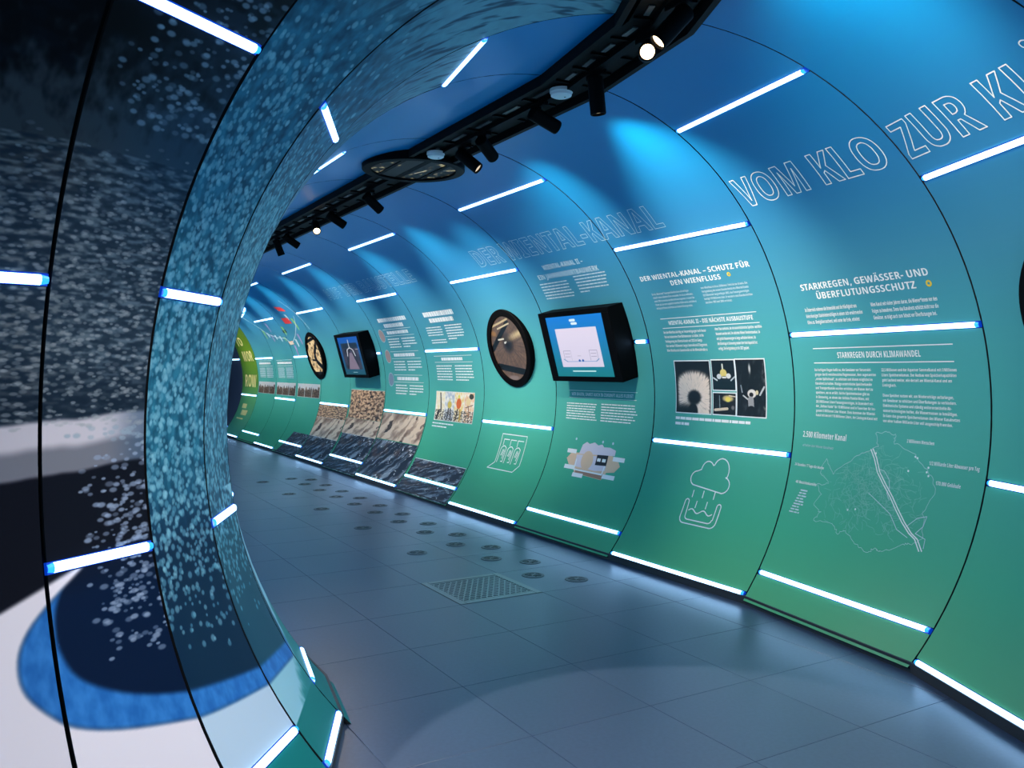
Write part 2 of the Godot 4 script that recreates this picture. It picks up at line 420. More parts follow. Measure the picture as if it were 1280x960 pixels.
	im = paint(300, 180, func(u, v):
		var q: float = u * 1.4 + v * 0.35 + 0.07 * n1.get_noise_2d(u * 3, v * 3)
		var k := n2.get_noise_2d(q * 3.4, (v - u * 0.3) * 0.7)
		var c := c8(226, 202, 172).lerp(c8(128, 102, 84), clampf(0.22 + k * 1.5, 0, 1))
		return c.lerp(c8(58, 48, 44), smoothstep(0.34, 0.44, n1.get_noise_2d(q * 2.2 + 3, v * 0.8)) * 0.85))
	tex_mat("photo_pale_rock", im, 0.45)
	im = paint(200, 160, func(u, v):
		var k := n2.get_noise_2d(u * 11, v * 9)
		var c := c8(220, 184, 142).lerp(c8(96, 68, 50), clampf(0.34 + k * 1.6, 0, 1))
		return c.lerp(c8(40, 30, 26), smoothstep(0.25, 0.5, n1.get_noise_2d(u * 7, v * 6))))
	tex_mat("photo_rubble", im, 0.45)
	# portholes: picture discs
	im = paint(300, 300, func(u, v):
		var d := Vector2(u - 0.5, v - 0.42); var r: float = d.length(); var a := atan2(d.y, d.x)
		var k: float = smoothstep(0.03, 0.22, r) * (0.75 + 0.3 * n1.get_noise_2d(a * 9.0, r * 3.0))
		var c := c8(24, 20, 22).lerp(c8(150, 118, 96), clampf(k, 0, 1))
		c = c.lerp(c8(240, 214, 160), smoothstep(0.09, 0.0, absf(v - 0.36 + (u - 0.5) * 0.22)) * smoothstep(0.3, 0.9, u))
		if fmod(r * 14.0 + 0.2 * n3.get_noise_2d(a * 4, 1.0), 1.0) < 0.08: c = c.darkened(0.25)
		return c)
	dash(im, 0.02, 0.5, 0.6, 0.1, 0.09, c8(12, 11, 12)); dash(im, 0.08, 0.16, 0.62, 0.05, 0.03, c8(236, 210, 160)); dash(im, 0.28, 0.19, 0.64, 0.12, 0.025, c8(244, 224, 180)); blob(im, 0.14, 0.26, 0.1, 0.06, c8(176, 128, 76), 0.6)
	dash(im, 0.24, 0.36, 0.4, 0.35, 0.025, c8(250, 240, 214)); blob(im, 0.42, 0.41, 0.025, 0.02, c8(255, 252, 240)); blob(im, 0.455, 0.4, 0.015, 0.015, c8(255, 252, 240))
	dash(im, 0.1, 0.78, 0.9, 0.88, 0.1, c8(10, 10, 12)); blob(im, 0.46, 0.96, 0.2, 0.05, c8(150, 130, 124), 0.5)
	tex_mat("picture_tunnel_light", im, 0.4, 0.55)
	im = paint(200, 200, func(u, v):
		var c := c8(226, 200, 152).lerp(c8(164, 128, 84), clampf(0.3 + 1.5 * n2.get_noise_2d(u * 6, v * 6), 0, 1))
		return c8(12, 10, 10) if n1.get_noise_2d(u * 5 + 4, v * 5) > 0.32 else c)
	dash(im, 0.05, 0.14, 0.7, 0.05, 0.08, c8(10, 9, 9)); dash(im, 0.75, 0.22, 0.5, 0.45, 0.13, c8(10, 9, 9)); dash(im, 0.5, 0.45, 0.55, 0.65, 0.13, c8(10, 9, 9)); dash(im, 0.55, 0.65, 0.95, 0.84, 0.14, c8(10, 9, 9)); dash(im, 0.1, 0.98, 0.9, 0.98, 0.14, c8(10, 9, 9)); dash(im, 0.2, 0.6, 0.5, 0.62, 0.05, c8(14, 12, 12))
	tex_mat("picture_pipes_light", im, 0.3, 0.8)
	im = paint(240, 240, func(u, v):
		var c := c8(10, 12, 14).lerp(c8(176, 166, 124), clampf(n2.get_noise_2d(u * 6, v * 6) * 3.0 - 0.4, 0, 1))
		return c.lerp(c8(12, 14, 18), smoothstep(0.16, 0.1, absf(u - 0.42 - 0.2 * (v - 0.5)))))
	dash(im, 0.2, 0.2, 0.24, 0.5, 0.02, c8(200, 190, 160)); dash(im, 0.24, 0.5, 0.22, 0.75, 0.02, c8(190, 180, 150)); dash(im, 0.7, 0.1, 0.86, 0.9, 0.07, c8(8, 9, 11)); dash(im, 0.6, 0.3, 0.66, 0.5, 0.02, c8(206, 198, 170)); dash(im, 0.75, 0.35, 0.85, 0.4, 0.02, c8(206, 198, 170))
	tex_mat("picture_cave_light", im, 0.7, 0.5)
	# screens
	im = paint(320, 240, func(u, v):
		var c := c8(10, 120, 214).lerp(c8(20, 120, 128), v)
		if u > 0.13 and u < 0.86 and v > 0.2 and v < 0.84: c = c8(226, 214, 232).lerp(c8(206, 200, 222), v)
		return c)
	for k in 2:
		var x0 := 0.2 if k == 0 else 0.66
		for e in [[0, 0.57, 0.13, 0.57], [0, 0.57, 0.0, 0.73], [0.13, 0.57, 0.13, 0.73], [0.02, 0.62, 0.11, 0.62], [0.02, 0.67, 0.11, 0.67]]: dash(im, x0 + e[0], e[1], x0 + e[2], e[3], 0.005, c8(150, 146, 170))
	dash(im, 0.18, 0.71, 0.24, 0.75, 0.012, c8(110, 150, 190)); dash(im, 0.24, 0.75, 0.75, 0.75, 0.008, c8(110, 150, 200)); dash(im, 0.75, 0.75, 0.8, 0.71, 0.012, c8(110, 150, 190)); blob(im, 0.46, 0.735, 0.02, 0.02, c8(20, 80, 160)); blob(im, 0.52, 0.735, 0.02, 0.02, c8(20, 80, 160)); dash(im, 0.44, 0.66, 0.5, 0.66, 0.006, c8(170, 166, 180))
	dash(im, 0.44, 0.075, 0.52, 0.075, 0.03, c8(214, 234, 246)); dash(im, 0.46, 0.13, 0.54, 0.13, 0.03, c8(214, 234, 246)); dash(im, 0.3, 0.91, 0.7, 0.91, 0.014, c8(190, 226, 226))
	tex_mat("screen_overview", im, 0.3, 0.75)
	im = paint(240, 300, func(u, v):
		var c := c8(10, 90, 190).lerp(c8(20, 84, 100), v)
		if u > 0.1 and u < 0.9 and v > 0.16 and v < 0.86:
			c = c8(30, 26, 40).lerp(c8(92, 76, 98), clampf(0.3 + n2.get_noise_2d(u * 5, v * 4), 0, 1))
			if v < 0.3: c = c8(26, 40, 60)
			if absf(u - 0.5) < 0.08 + (v - 0.4) * 0.42 and v > 0.42: c = c8(134, 116, 134)
			if absf(absf(u - 0.5) - (0.09 + (v - 0.4) * 0.42)) < 0.03 and v > 0.42: c = c8(22, 18, 28)
		return c)
	dash(im, 0.5, 0.08, 0.5, 0.3, 0.025, c8(220, 230, 240)); dash(im, 0.5, 0.28, 0.36, 0.34, 0.025, c8(230, 232, 240)); dash(im, 0.36, 0.34, 0.32, 0.5, 0.03, c8(230, 232, 240)); dash(im, 0.5, 0.28, 0.64, 0.34, 0.025, c8(230, 232, 240)); dash(im, 0.64, 0.34, 0.7, 0.5, 0.03, c8(230, 232, 240)); dash(im, 0.78, 0.33, 0.9, 0.33, 0.02, c8(200, 190, 200)); dash(im, 0.4, 0.94, 0.6, 0.94, 0.02, c8(170, 210, 210))
	tex_mat("screen_pipe", im, 0.3, 0.6)

func make_materials():
	font_bold = SystemFont.new(); font_bold.font_names = PackedStringArray(["Droid Sans"]); font_bold.font_weight = 700
	font_plain = SystemFont.new(); font_plain.font_names = PackedStringArray(["Droid Sans"]); font_plain.font_weight = 400
	film_material("blue_green_film", [[-43.0, c8(88, 174, 120)], [-25.0, c8(68, 172, 134)], [-5.0, c8(78, 172, 154)], [12.0, c8(74, 162, 162)], [28.0, c8(68, 144, 168)], [45.0, c8(46, 126, 174)], [70.0, c8(4, 122, 182)], [90.0, c8(2, 122, 184)]])
	M["blue_green_film"].metallic_specular = 0.28
	film_material("olive_green_film", [[-43.0, c8(86, 168, 140)], [-12.0, c8(92, 172, 110)], [0.0, c8(96, 150, 60)], [20.0, c8(112, 156, 34)], [45.0, c8(60, 92, 30)], [60.0, c8(8, 92, 168)]])
	var fl := mat("grey_floor_tile", c8(60, 75, 98), 0.36)
	var nt := NoiseTexture2D.new(); nt.width = 512; nt.height = 512; nt.seamless = true; nt.noise = noise(3, 0.06, 5)
	var ramp := Gradient.new(); ramp.set_color(0, Color(0.90, 0.90, 0.90)); ramp.set_color(1, Color(1, 1, 1)); nt.color_ramp = ramp
	fl.albedo_texture = nt; fl.uv1_triplanar = true; fl.uv1_world_triplanar = true; fl.uv1_scale = Vector3(1.3, 1.3, 1.3)
	var fl2: StandardMaterial3D = fl.duplicate(); fl2.albedo_color = c8(58, 73, 96); M["grey_floor_tile_b"] = fl2
	mat("dark_joint", c8(44, 54, 70), 0.8)
	mat("shell_black", c8(10, 11, 13), 0.8)
	mat("plinth_grey", c8(52, 54, 58), 0.6)
	mat("black_metal", c8(7, 7, 8), 0.6, 0.0, 0.15)
	mat("charcoal_metal", c8(44, 46, 48), 0.4, 0.2)
	mat("trough_dark", c8(16, 17, 18), 0.6, 0.0, 0.15)
	mat("slot_grey", c8(64, 66, 68), 0.5, 0.2)
	mat("white_plastic", c8(210, 216, 220), 0.4)
	var lip := mat("led_fringe_housing", c8(12, 40, 120), 0.4)
	lip.emission_enabled = true; lip.emission = Color(0.0, 0.32, 1.0); lip.emission_energy_multiplier = 0.3  # blue fringe along the bars, put into the housing as emission
	mat("steel_plate", c8(112, 116, 118), 0.36, 0.7)
	mat("vent_metal", c8(66, 72, 76), 0.5, 0.1)
	mat("print_white", c8(232, 240, 238), 0.5)
	mat("print_soft_white", c8(190, 214, 222), 0.5)
	mat("print_yellow", c8(232, 200, 50), 0.5)
	mat("print_cream", c8(236, 226, 150), 0.5)
	mat("print_map_tone", c8(112, 190, 172), 0.5)
	mat("print_sand", c8(222, 192, 158), 0.5)
	mat("print_dark_sand", c8(160, 122, 96), 0.5)
	mat("print_lilac", c8(212, 208, 218), 0.5)
	mat("print_black", c8(24, 22, 24), 0.5)
	mat("print_grey_disc", c8(150, 134, 132), 0.5)
	mat("print_slate_disc", c8(120, 140, 158), 0.5)
	mat("print_red", c8(226, 60, 60), 0.5)
	mat("print_leaf_green", c8(130, 190, 110), 0.5)
	mat("print_violet", c8(150, 142, 186), 0.5)
	mat("end_wall", c8(70, 74, 92), 0.7)
	var led := mat("led_diffuser", Color(0.9, 0.95, 1.0), 0.4)
	led.emission_enabled = true; led.emission = LED_COLOR; led.emission_energy_multiplier = 4.0
	var cap := mat("led_end_cap", c8(20, 90, 220), 0.4)
	cap.emission_enabled = true; cap.emission = Color(0.15, 0.62, 1.0); cap.emission_energy_multiplier = 1.2
	var lens := mat("spot_lens_lit", Color(1, 0.95, 0.85), 0.3)
	lens.emission_enabled = true; lens.emission = Color(1.0, 0.86, 0.66); lens.emission_energy_multiplier = 6.0
	var lens2 := mat("spot_lens_dim", Color(0.5, 0.5, 0.48), 0.2)
	lens2.emission_enabled = true; lens2.emission = Color(1.0, 0.9, 0.75); lens2.emission_energy_multiplier = 0.6
	make_pictures()

# ---------------------------------------------------------------- walls
func sheet(x0: float, x1: float, t0: float, t1: float, off: float, thick: float, v_hi: float, v_lo: float, part := 0) -> MB:
	# part 0: all of it, 1: the two faces, 2: the four edges
	# a bent panel between two seams: front, back and four edges; uv: u across the ring, v by angle
	var mb := MB.new()
	var bent := x0 < 4.0
	var ns := 4 if bent else 1
	var nt := maxi(1, int(ceil((t1 - t0) / 3.0)))
	var base := floorf(x0 + 0.001)
	for j in nt:
		var ta := lerpf(t0, t1, float(j) / nt); var tb := lerpf(t0, t1, float(j + 1) / nt)
		for i in ns:
			var xa := lerpf(x0, x1, float(i) / ns); var xb := lerpf(x0, x1, float(i + 1) / ns)
			var n := [inward(xa, ta), inward(xb, ta), inward(xb, tb), inward(xa, tb)]
			var uv := []
			for p in [[xa, ta], [xb, ta], [xb, tb], [xa, tb]]: uv.append(Vector2(1.0 - (p[0] - base), (v_hi - p[1]) / (v_hi - v_lo)))
			if part == 2: continue
			mb.quad(gp(xa, ta, off), gp(xb, ta, off), gp(xb, tb, off), gp(xa, tb, off), n[0], n[1], n[2], n[3], uv[0], uv[1], uv[2], uv[3])
			mb.quad(gp(xa, ta, off - thick), gp(xb, ta, off - thick), gp(xb, tb, off - thick), gp(xa, tb, off - thick), -n[0], -n[1], -n[2], -n[3], uv[0], uv[1], uv[2], uv[3])
		for e in ([[x0, -1.0], [x1, 1.0]] if part != 1 else []):
			mb.flat(gp(e[0], ta, off), gp(e[0], tb, off), gp(e[0], tb, off - thick), gp(e[0], ta, off - thick), (gp(x1, ta) - gp(x0, ta)) * e[1])
	for i in (ns if part != 1 else 0):
		var xa := lerpf(x0, x1, float(i) / ns); var xb := lerpf(x0, x1, float(i + 1) / ns)
		for e in [[t0, -1.0], [t1, 1.0]]:
			mb.flat(gp(xa, e[0], off), gp(xb, e[0], off), gp(xb, e[0], off - thick), gp(xa, e[0], off - thick), (gp(xa, t1) - gp(xa, t0)) * e[1])
	return mb

func wall_panel(x0: float, x1: float, t0: float, t1: float, v_lo: float, m: Material, parent: Node) -> MeshInstance3D:
	var o := obj("panel", sheet(x0, x1, t0, t1, 0.0, 0.012, 223.0, v_lo, 1), m, parent)
	obj("edge_band", sheet(x0, x1, t0, t1, -0.0003, 0.0117, 223.0, v_lo, 2), M["shell_black"], o)
	return o

func seam_gap(ring: int, t: float) -> float:
	return 0.0055 / (gp(ring - 0.001, t) - gp(ring - 0.999, t)).length()

func build_walls():
	wall_right = structure("wall_right", "curved outer tunnel wall of blue to green printed panels")
	wall_left = structure("wall_left", "curved inner tunnel wall printed with bubbles and a white basin")
	ceiling = structure("ceiling", "arched blue ceiling panels of the tunnel", "ceiling")
	var water := {}
	for ring in range(0, 5): water[ring] = tex_mat("water_print_%d" % (ring + 1), water_print(ring), 0.42)
	for ring in water: water[ring].metallic_specular = 0.2
	var strip_gap := rad_to_deg(0.0185 / R)
	var trough := 5.6
	for ring in range(K0 + 1, KEND + 1):
		var film: Material = M["olive_green_film"] if ring == 15 else (M["end_wall"] if ring > 15 else M["blue_green_film"])
		var strips: Array = ODD if ring % 2 != 0 else EVEN
		var g := seam_gap(ring, 0.0)
		var gl := seam_gap(ring, 180.0)
		var x0 := ring - 1 + g; var x1 := ring - g
		var cuts := [[BOTTOM, strips[2] - strip_gap], [strips[2] + strip_gap, strips[1] - strip_gap], [strips[1] + strip_gap, strips[0] - strip_gap]]
		for c in cuts.size():
			if cuts[c][1] - cuts[c][0] < 1.0: continue
			panels["%d/%d" % [ring, c]] = wall_panel(x0, x1, cuts[c][0], cuts[c][1], -43.0, film, wall_right)
			var lm: Material = film
			var lo := -43.0
			if ring <= 4:
				lm = water[clampi(ring, 0, 4)]; lo = 90.0
			wall_panel(ring - 1 + gl, ring - gl, 180.0 - cuts[c][1], 180.0 - cuts[c][0] + (1.6 if c == 0 and ring % 2 == 0 else 0.0), lo, lm, wall_left)
		panels["%d/3" % ring] = wall_panel(x0, x1, strips[0] + strip_gap, 90.0 - trough, -43.0, film, ceiling)
		if ring <= 3:
			wall_panel(x0, x1, 90.0 + trough, 180.0 - strips[0] - strip_gap, 90.0, water[clampi(ring, 0, 4)], ceiling)
		else:
			wall_panel(x0, x1, 90.0 + trough, 180.0 - strips[0] - strip_gap, -43.0, film, ceiling)
	# black carcass behind the panels
	var shell := structure("wall_carcass", "black carcass behind the tunnel panels, seen in the seams")
	for ring in range(K0 + 1, KEND + 1):
		obj("carcass_ring", sheet(ring - 1, ring, -46.0, 226.0, -0.035, 0.05, 223.0, -43.0), M["shell_black"], shell)
	# closing walls
	for e in [[K0, "wall_back", "dark wall closing the tunnel behind the visitor"], [KEND, "wall_end", "dull grey wall closing the far end of the tunnel"]]:
		var w := structure(e[1], e[2])
		var mb := MB.new()
		var a := deg_to_rad(HOOPS[e[0] - K0][2])
		var basis := Basis(Vector3(cos(a), 0, sin(a)), Vector3.UP, Vector3(-sin(a), 0, cos(a)))
		var h = HOOPS[e[0] - K0]
		mb.box(Transform3D(basis, Vector3(h[0], YC + 0.1, -h[1])), Vector3(4.2, 4.2, 0.12), 0.01)
		obj("wall_board", mb, M["end_wall"], w)
	# plinths, set back under the panels
	for side in [["baseboard_right", 1], ["baseboard_left", -1]]:
		var b := structure(side[0], "dark grey recessed plinth between floor and %s panels" % ("outer wall" if side[1] > 0 else "inner wall"), "baseboard")
		for ring in range(K0 + 1, KEND + 1):
			var mb := MB.new()
			var lat := 1.335
			var p := []
			for k in [ring - 1, ring]:
				var h = HOOPS[k - K0]; var a := deg_to_rad(h[2])
				var c := Vector3(h[0], 0, -h[1]); var r: Vector3 = Vector3(cos(a), 0, sin(a)) * side[1]
				p.append([c + r * lat + Vector3.UP * -0.02, c + r * lat + Vector3.UP * 0.05, c + r * (lat + 0.05) + Vector3.UP * 0.05, r])
			mb.flat(p[0][0], p[1][0], p[1][1], p[0][1], -p[0][3])
			mb.flat(p[0][1], p[1][1], p[1][2], p[0][2], Vector3.UP)
			obj("plinth_board", mb, M["plinth_grey"], b)

func build_floor():
	var fl := structure("floor", "grey stone tile floor with fine dark joints", "floor")
	var mb := MB.new()
	var a := deg_to_rad(AXIS_H)
	var basis := Basis(Vector3(cos(a), 0, sin(a)), Vector3.UP, Vector3(-sin(a), 0, cos(a)))
	mb.box(Transform3D(basis, axis_point(6.5, -0.6, -0.06)), Vector3(7.5, 0.09, 27.5))
	obj("screed", mb, M["dark_joint"], fl)
	var tile := MB.new(); tile.box(Transform3D.IDENTITY, Vector3(0.5984, 0.03, 0.5984), 0.001)
	var tm := tile.mesh()
	for i in range(-10, 32):
		for j in range(-6, 4):
			var al := 0.864 + 0.3 + 0.6 * i; var rt := 0.397 - 0.3 + 0.6 * j
			if i == 0 and j == 0: continue            # the steel grate lies here
			var p := axis_point(al, rt, -0.015)
			# keep the tiles that lie between the walls
			var near_wall := 9.0
			for k in range(K0, KEND):
				for s in 3:
					var c := gp(k + s / 3.0, 90.0, R); near_wall = minf(near_wall, Vector2(c.x - p.x, c.z - p.z).length())
			if near_wall > 1.72: continue
			var o := put("tile", tm, M["grey_floor_tile"] if (i * 7 + j * 3) % 4 != 0 else M["grey_floor_tile_b"], fl)
			o.transform = Transform3D(basis, p)

func build_floor_fittings():
	var a := deg_to_rad(AXIS_H)
	var basis := Basis(Vector3(cos(a), 0, sin(a)), Vector3.UP, Vector3(-sin(a), 0, cos(a)))
	# round perforated plates in three rows
	var plate := MB.new(); plate.lathe(Transform3D.IDENTITY, [[0.0, 0.0012], [0.060, 0.0012], [0.060, 0.0035], [0.079, 0.0035], [0.0815, 0.0]], 36)
	var pm := plate.mesh()
	var bars := MB.new()
	for i in 8:
		var ang := TAU * i / 8.0
		bars.box(Transform3D(Basis(Vector3.UP, ang), Vector3(cos(ang) * 0.037, 0.0022, -sin(ang) * 0.037)), Vector3(0.05, 0.003, 0.009), 0.001)
	var bm := bars.mesh()
	var hub := MB.new(); hub.lathe(Transform3D.IDENTITY, [[0.0, 0.004], [0.012, 0.004], [0.014, 0.001]], 16)
	var hm := hub.mesh()
	var s := 0.9028
	var rows := [[0.868, 1.147, 0.6755, 11, "in the row nearest the green wall"], [0.645, 1.42, 0.672, 11, "in the second row from the green wall"], [0.19, 2.61, 1.343, 5, "in the sparse third row from the wall"]]
	for r in rows:
		for i in r[3]:
			var where: String = r[4]
			if i == 0 and r[0] > 0.8: where = "beside the square grate, first of the row nearest the wall"
			elif i == 0 and r[0] > 0.6: where = "at the corner of the square steel grate"
			else: where = ["first", "second", "third", "fourth", "fifth", "sixth", "seventh", "eighth", "ninth", "tenth", "eleventh"][i] + " from the grate " + where
			var o := thing("floor_vent", "round dark floor vent, " + where, "floor vent", "round vents in the floor", axis_point((r[1] + r[2] * i) * s, r[0] * s, 0.0))
			o.basis = basis
			put("rim_plate", pm, M["vent_metal"], o); put("spokes", bm, M["charcoal_metal"], o); put("hub", hm, M["charcoal_metal"], o)
	# square steel grate: frame, and a plate pierced by staggered slots, built as bars
	var g := thing("floor_grate", "square steel floor grate with staggered slots set between grey tiles", "grate", "", axis_point(0.864 + 0.3, 0.397 - 0.3, -0.004))
	g.basis = basis
	var fr := MB.new()
	for e in [[-0.275, 0.0, 0.046, 0.596], [0.275, 0.0, 0.046, 0.596], [0.0, -0.275, 0.504, 0.046], [0.0, 0.275, 0.504, 0.046]]:
		fr.box(Transform3D(Basis.IDENTITY, Vector3(e[0], 0, e[1])), Vector3(e[2], 0.014, e[3]), 0.002)
	obj("grate_frame", fr, M["steel_plate"], g)
	var well := MB.new(); well.box(Transform3D(Basis.IDENTITY, Vector3(0, -0.012, 0)), Vector3(0.51, 0.006, 0.51))
	obj("drain_well", well, M["shell_black"], g)
	for row in 14:
		var z := -0.235 + row * 0.0362
		var bar := MB.new(); bar.box(Transform3D(Basis.IDENTITY, Vector3(0, 0.001, z)), Vector3(0.504, 0.009, 0.020), 0.0015)
		obj("grate_bar", bar, M["steel_plate"], g)
		if row == 13: continue
		for i in 12:
			var x := -0.24 + i * 0.0425 + (0.021 if row % 2 else 0.0)
			if x > 0.245: continue
			var web := MB.new(); web.box(Transform3D(Basis.IDENTITY, Vector3(x, 0.001, z + 0.0181)), Vector3(0.012, 0.009, 0.0175), 0.001)
			obj("grate_web", web, M["steel_plate"], g)

# ---------------------------------------------------------------- light bars
func ring_words(ring: int) -> String:
	return {2: "the panel before the word ZUR", 3: "the panel lettered ZUR", 4: "the panel headed STARKREGEN", 5: "the panel with the rain cloud icon", 6: "the panel with the larger monitor", 7: "the panel with the tunnel porthole", 8: "the panel with the workers photo", 9: "the panel with three round icons", 10: "the panel with the smaller monitor", 11: "the panel beside the smaller monitor", 12: "the panel with the red flags", 13: "the panel with hanging pennants", 14: "the panel next to the olive green panel", 15: "the olive green panel", 16: "the panel beyond the olive green one", 17: "the last panel at the end wall"}.get(ring, "the %s outer panel behind the visitor" % ["first", "second", "third", "fourth", "fifth"][clampi(1 - ring, 0, 4)])

func left_words(ring: int) -> String:
	return {0: "the dark rippled water print panel", 1: "the print panel with the white basin rim", 2: "the wide bubble print panel", 3: "the narrow bubble print panel", 4: "the last bubble print panel before the blue"}.get(ring, "inner wall facing " + ring_words(ring))

func light_bar(ring: int, t: float, level: String):
	var right := t < 90.0
	var words := ring_words(ring) if right else left_words(ring)
	if not right and ring < 0: words = "the %s inner panel behind the visitor" % ["first", "second", "third"][clampi(-1 - ring, 0, 2)]
	var o := thing("led_bar", ("%s white LED bar on %s" % [level, words]), "light bar", "white LED bars across the tunnel panels")
	var x0 := ring - 1 + 0.012; var x1 := ring - 0.012
	if right and level == "middle" and (ring == 6 or ring == 10): x1 = ring - 1 + 0.122     # the rest lies behind the monitor
	if not right and level == "floor-level" and ring == 5: x0 = ring - 1 + 0.38               # shorter bars where the bend narrows
	if not right and level == "middle" and ring == 4: x1 = ring - 0.12
	if right and level == "middle" and ring == 12: x0 = ring - 1 + 0.30                      # the porthole covers this end
	var w := 0.0140; var dw := rad_to_deg(w / R)
	var tip := 0.018 / (gp(ring - 0.01, t) - gp(ring - 0.99, t)).length()
	# housing channel, its blue glow painting the fringe round the bar
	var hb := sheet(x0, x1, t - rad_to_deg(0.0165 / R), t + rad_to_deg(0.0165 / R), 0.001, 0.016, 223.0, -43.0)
	obj("housing", hb, M["led_fringe_housing"], o)
	var prof := [[-1.0, 0.002], [-0.75, 0.009], [0.0, 0.012], [0.75, 0.009], [1.0, 0.002]]
	for piece in [["diffuser", "led_diffuser", [[x0 + tip, 1.0], [x1 - tip, 1.0]]], ["end_cap", "led_end_cap", [[x0, 0.7], [x0 + tip, 1.0]]], ["end_cap", "led_end_cap", [[x1 - tip, 1.0], [x1, 0.7]]]]:
		var mb := MB.new()
		var ends: Array = piece[2]
		for j in 4:
			var p := []; var nn := []
			for e in [[0, j], [1, j], [1, j + 1], [0, j + 1]]:
				var k: float = ends[e[0]][1]
				p.append(gp(ends[e[0]][0], t + dw * prof[e[1]][0] * k, prof[e[1]][1] * k))
				var inn := inward(ends[e[0]][0], t); var tt := (gp(ring - 0.5, t + 0.5) - gp(ring - 0.5, t - 0.5)).normalized()
				nn.append((inn + tt * prof[e[1]][0] * 0.9).normalized())
			mb.quad(p[0], p[1], p[2], p[3], nn[0], nn[1], nn[2], nn[3])
		obj(piece[0], mb, M[piece[1]], o)
	var l := AreaLight3D.new(); l.name = "led_glow"; o.add_child(l)
	var xm := (x0 + x1) * 0.5
	var z := -inward(xm, t); var xd := (gp(x1, t) - gp(x0, t))
	var xl := xd.length(); xd = (xd - z * xd.dot(z)).normalized()
	l.transform = Transform3D(Basis(xd, z.cross(xd), z), gp(xm, t, 0.016))
	l.area_size = Vector2(xl * 0.97, 0.026)
	l.light_color = LED_COLOR; l.light_energy = LED_ENERGY * xl / 1.4; l.shadow_enabled = true
	l.area_range = 40.0

func build_light_bars():
	for ring in range(K0 + 2, KEND):
		var odd := ring % 2 != 0
		var ts: Array = ODD if odd else EVEN
		var names := ["upper", "middle", "floor-level"] if odd else ["ceiling-side", "middle", "low"]
		for i in 3:
			light_bar(ring, ts[i], names[i])
			light_bar(ring, 180.0 - ts[i], names[i])


# ---------------------------------------------------------------- print on the wall: lettering, lines, flat shapes, pictures
func letters(text: String, f: Font, size := 48, curve := 2.0) -> Array:
	# [triangle vertices, left, right, baseline, cap height] of a line of type
	var ref := TextMesh.new(); ref.font = f; ref.font_size = size; ref.depth = 0.0; ref.pixel_size = 0.01; ref.text = "H"
	var tm := TextMesh.new(); tm.font = f; tm.font_size = size; tm.depth = 0.0; tm.pixel_size = 0.01; tm.curve_step = curve; tm.text = text
	var arr := tm.get_mesh_arrays()
	var v: PackedVector3Array = arr[Mesh.ARRAY_VERTEX]
	var tri := PackedVector3Array()
	if arr[Mesh.ARRAY_INDEX] != null:
		for k in arr[Mesh.ARRAY_INDEX]: tri.append(v[k])
	else: tri = v
	var b := tm.get_aabb(); var rb := ref.get_aabb()
	return [tri, b.position.x, b.end.x, rb.position.y, rb.size.y]

func add_line(mb: MB, text: String, f: Font, xl: float, xr: float, t: float, cap: float, size := 48, curve := 2.0):
	var L := letters(text, f, size, curve)
	var tri: PackedVector3Array = L[0]
	var k: float = cap / L[4]
	var w: float = L[2] - L[1]
	var n := inward((xl + xr) * 0.5, t)
	for i in range(0, tri.size(), 3):
		var p := []
		for j in 3:
			var q := tri[i + j]
			p.append(gp(lerpf(xl, xr, (q.x - L[1]) / w), t + (q.y - L[3]) * k, 0.0018))
		mb.tri(p[0], p[1], p[2], n, n, n)

func text_line(ring: int, section: int, text: String, xl: float, xr: float, t: float, cap: float, m := "print_white", f: Font = null):
	var mb := MB.new()
	add_line(mb, text, font_bold if f == null else f, xl, xr, t, cap)
	obj("lettering", mb, M[m], panels["%d/%d" % [ring, section]])

func ribbon(mb: MB, pts: Array, wid: float, closed := false, off := 0.002):
	# a printed line through wall positions [x, t]
	var c := pts.size()
	var last := c if closed else c - 1
	for i in last:
		var a = pts[i]; var b = pts[(i + 1) % c]
		var len_m := (gp(a[0], a[1]) - gp(b[0], b[1])).length()
		var steps := maxi(1, int(ceil(len_m / 0.07)))
		for s in steps:
			var x0 := lerpf(a[0], b[0], float(s) / steps); var t0 := lerpf(a[1], b[1], float(s) / steps)
			var x1 := lerpf(a[0], b[0], float(s + 1) / steps); var t1 := lerpf(a[1], b[1], float(s + 1) / steps)
			var p := gp(x0, t0, off); var q := gp(x1, t1, off); var n := inward(x0, t0)
			var d := (q - p).normalized(); var w := n.cross(d).normalized() * wid * 0.5
			p -= d * wid * 0.3; q += d * wid * 0.3
			mb.quad(p - w, q - w, q + w, p + w, n, n, n, n)

func outline_title(ring: int, section: int, text: String, xl: float, xr: float, t: float, cap: float, m := "print_white", wid := 0.006):
	# outlined capitals: the rim of each letter as a thin printed line
	var L := letters(text, font_bold, 64, 6.0)
	var tri: PackedVector3Array = L[0]
	var edges := {}
	for i in range(0, tri.size(), 3):
		for j in 3:
			var a := tri[i + j]; var b := tri[i + (j + 1) % 3]
			var ka := Vector2i(roundi(a.x * 4000), roundi(a.y * 4000)); var kb := Vector2i(roundi(b.x * 4000), roundi(b.y * 4000))
			if ka == kb: continue
			var key := [ka, kb] if (ka.x < kb.x or (ka.x == kb.x and ka.y < kb.y)) else [kb, ka]
			edges[key] = edges.get(key, 0) + 1
	var mb := MB.new()
	var k: float = cap / L[4]; var w: float = L[2] - L[1]
	for e in edges:
		if edges[e] != 1: continue
		var p := []
		for q in e: p.append([lerpf(xl, xr, (q.x / 4000.0 - L[1]) / w), t + (q.y / 4000.0 - L[3]) * k])
		ribbon(mb, p, wid)
	obj("outlined_lettering", mb, M[m], panels["%d/%d" % [ring, section]])

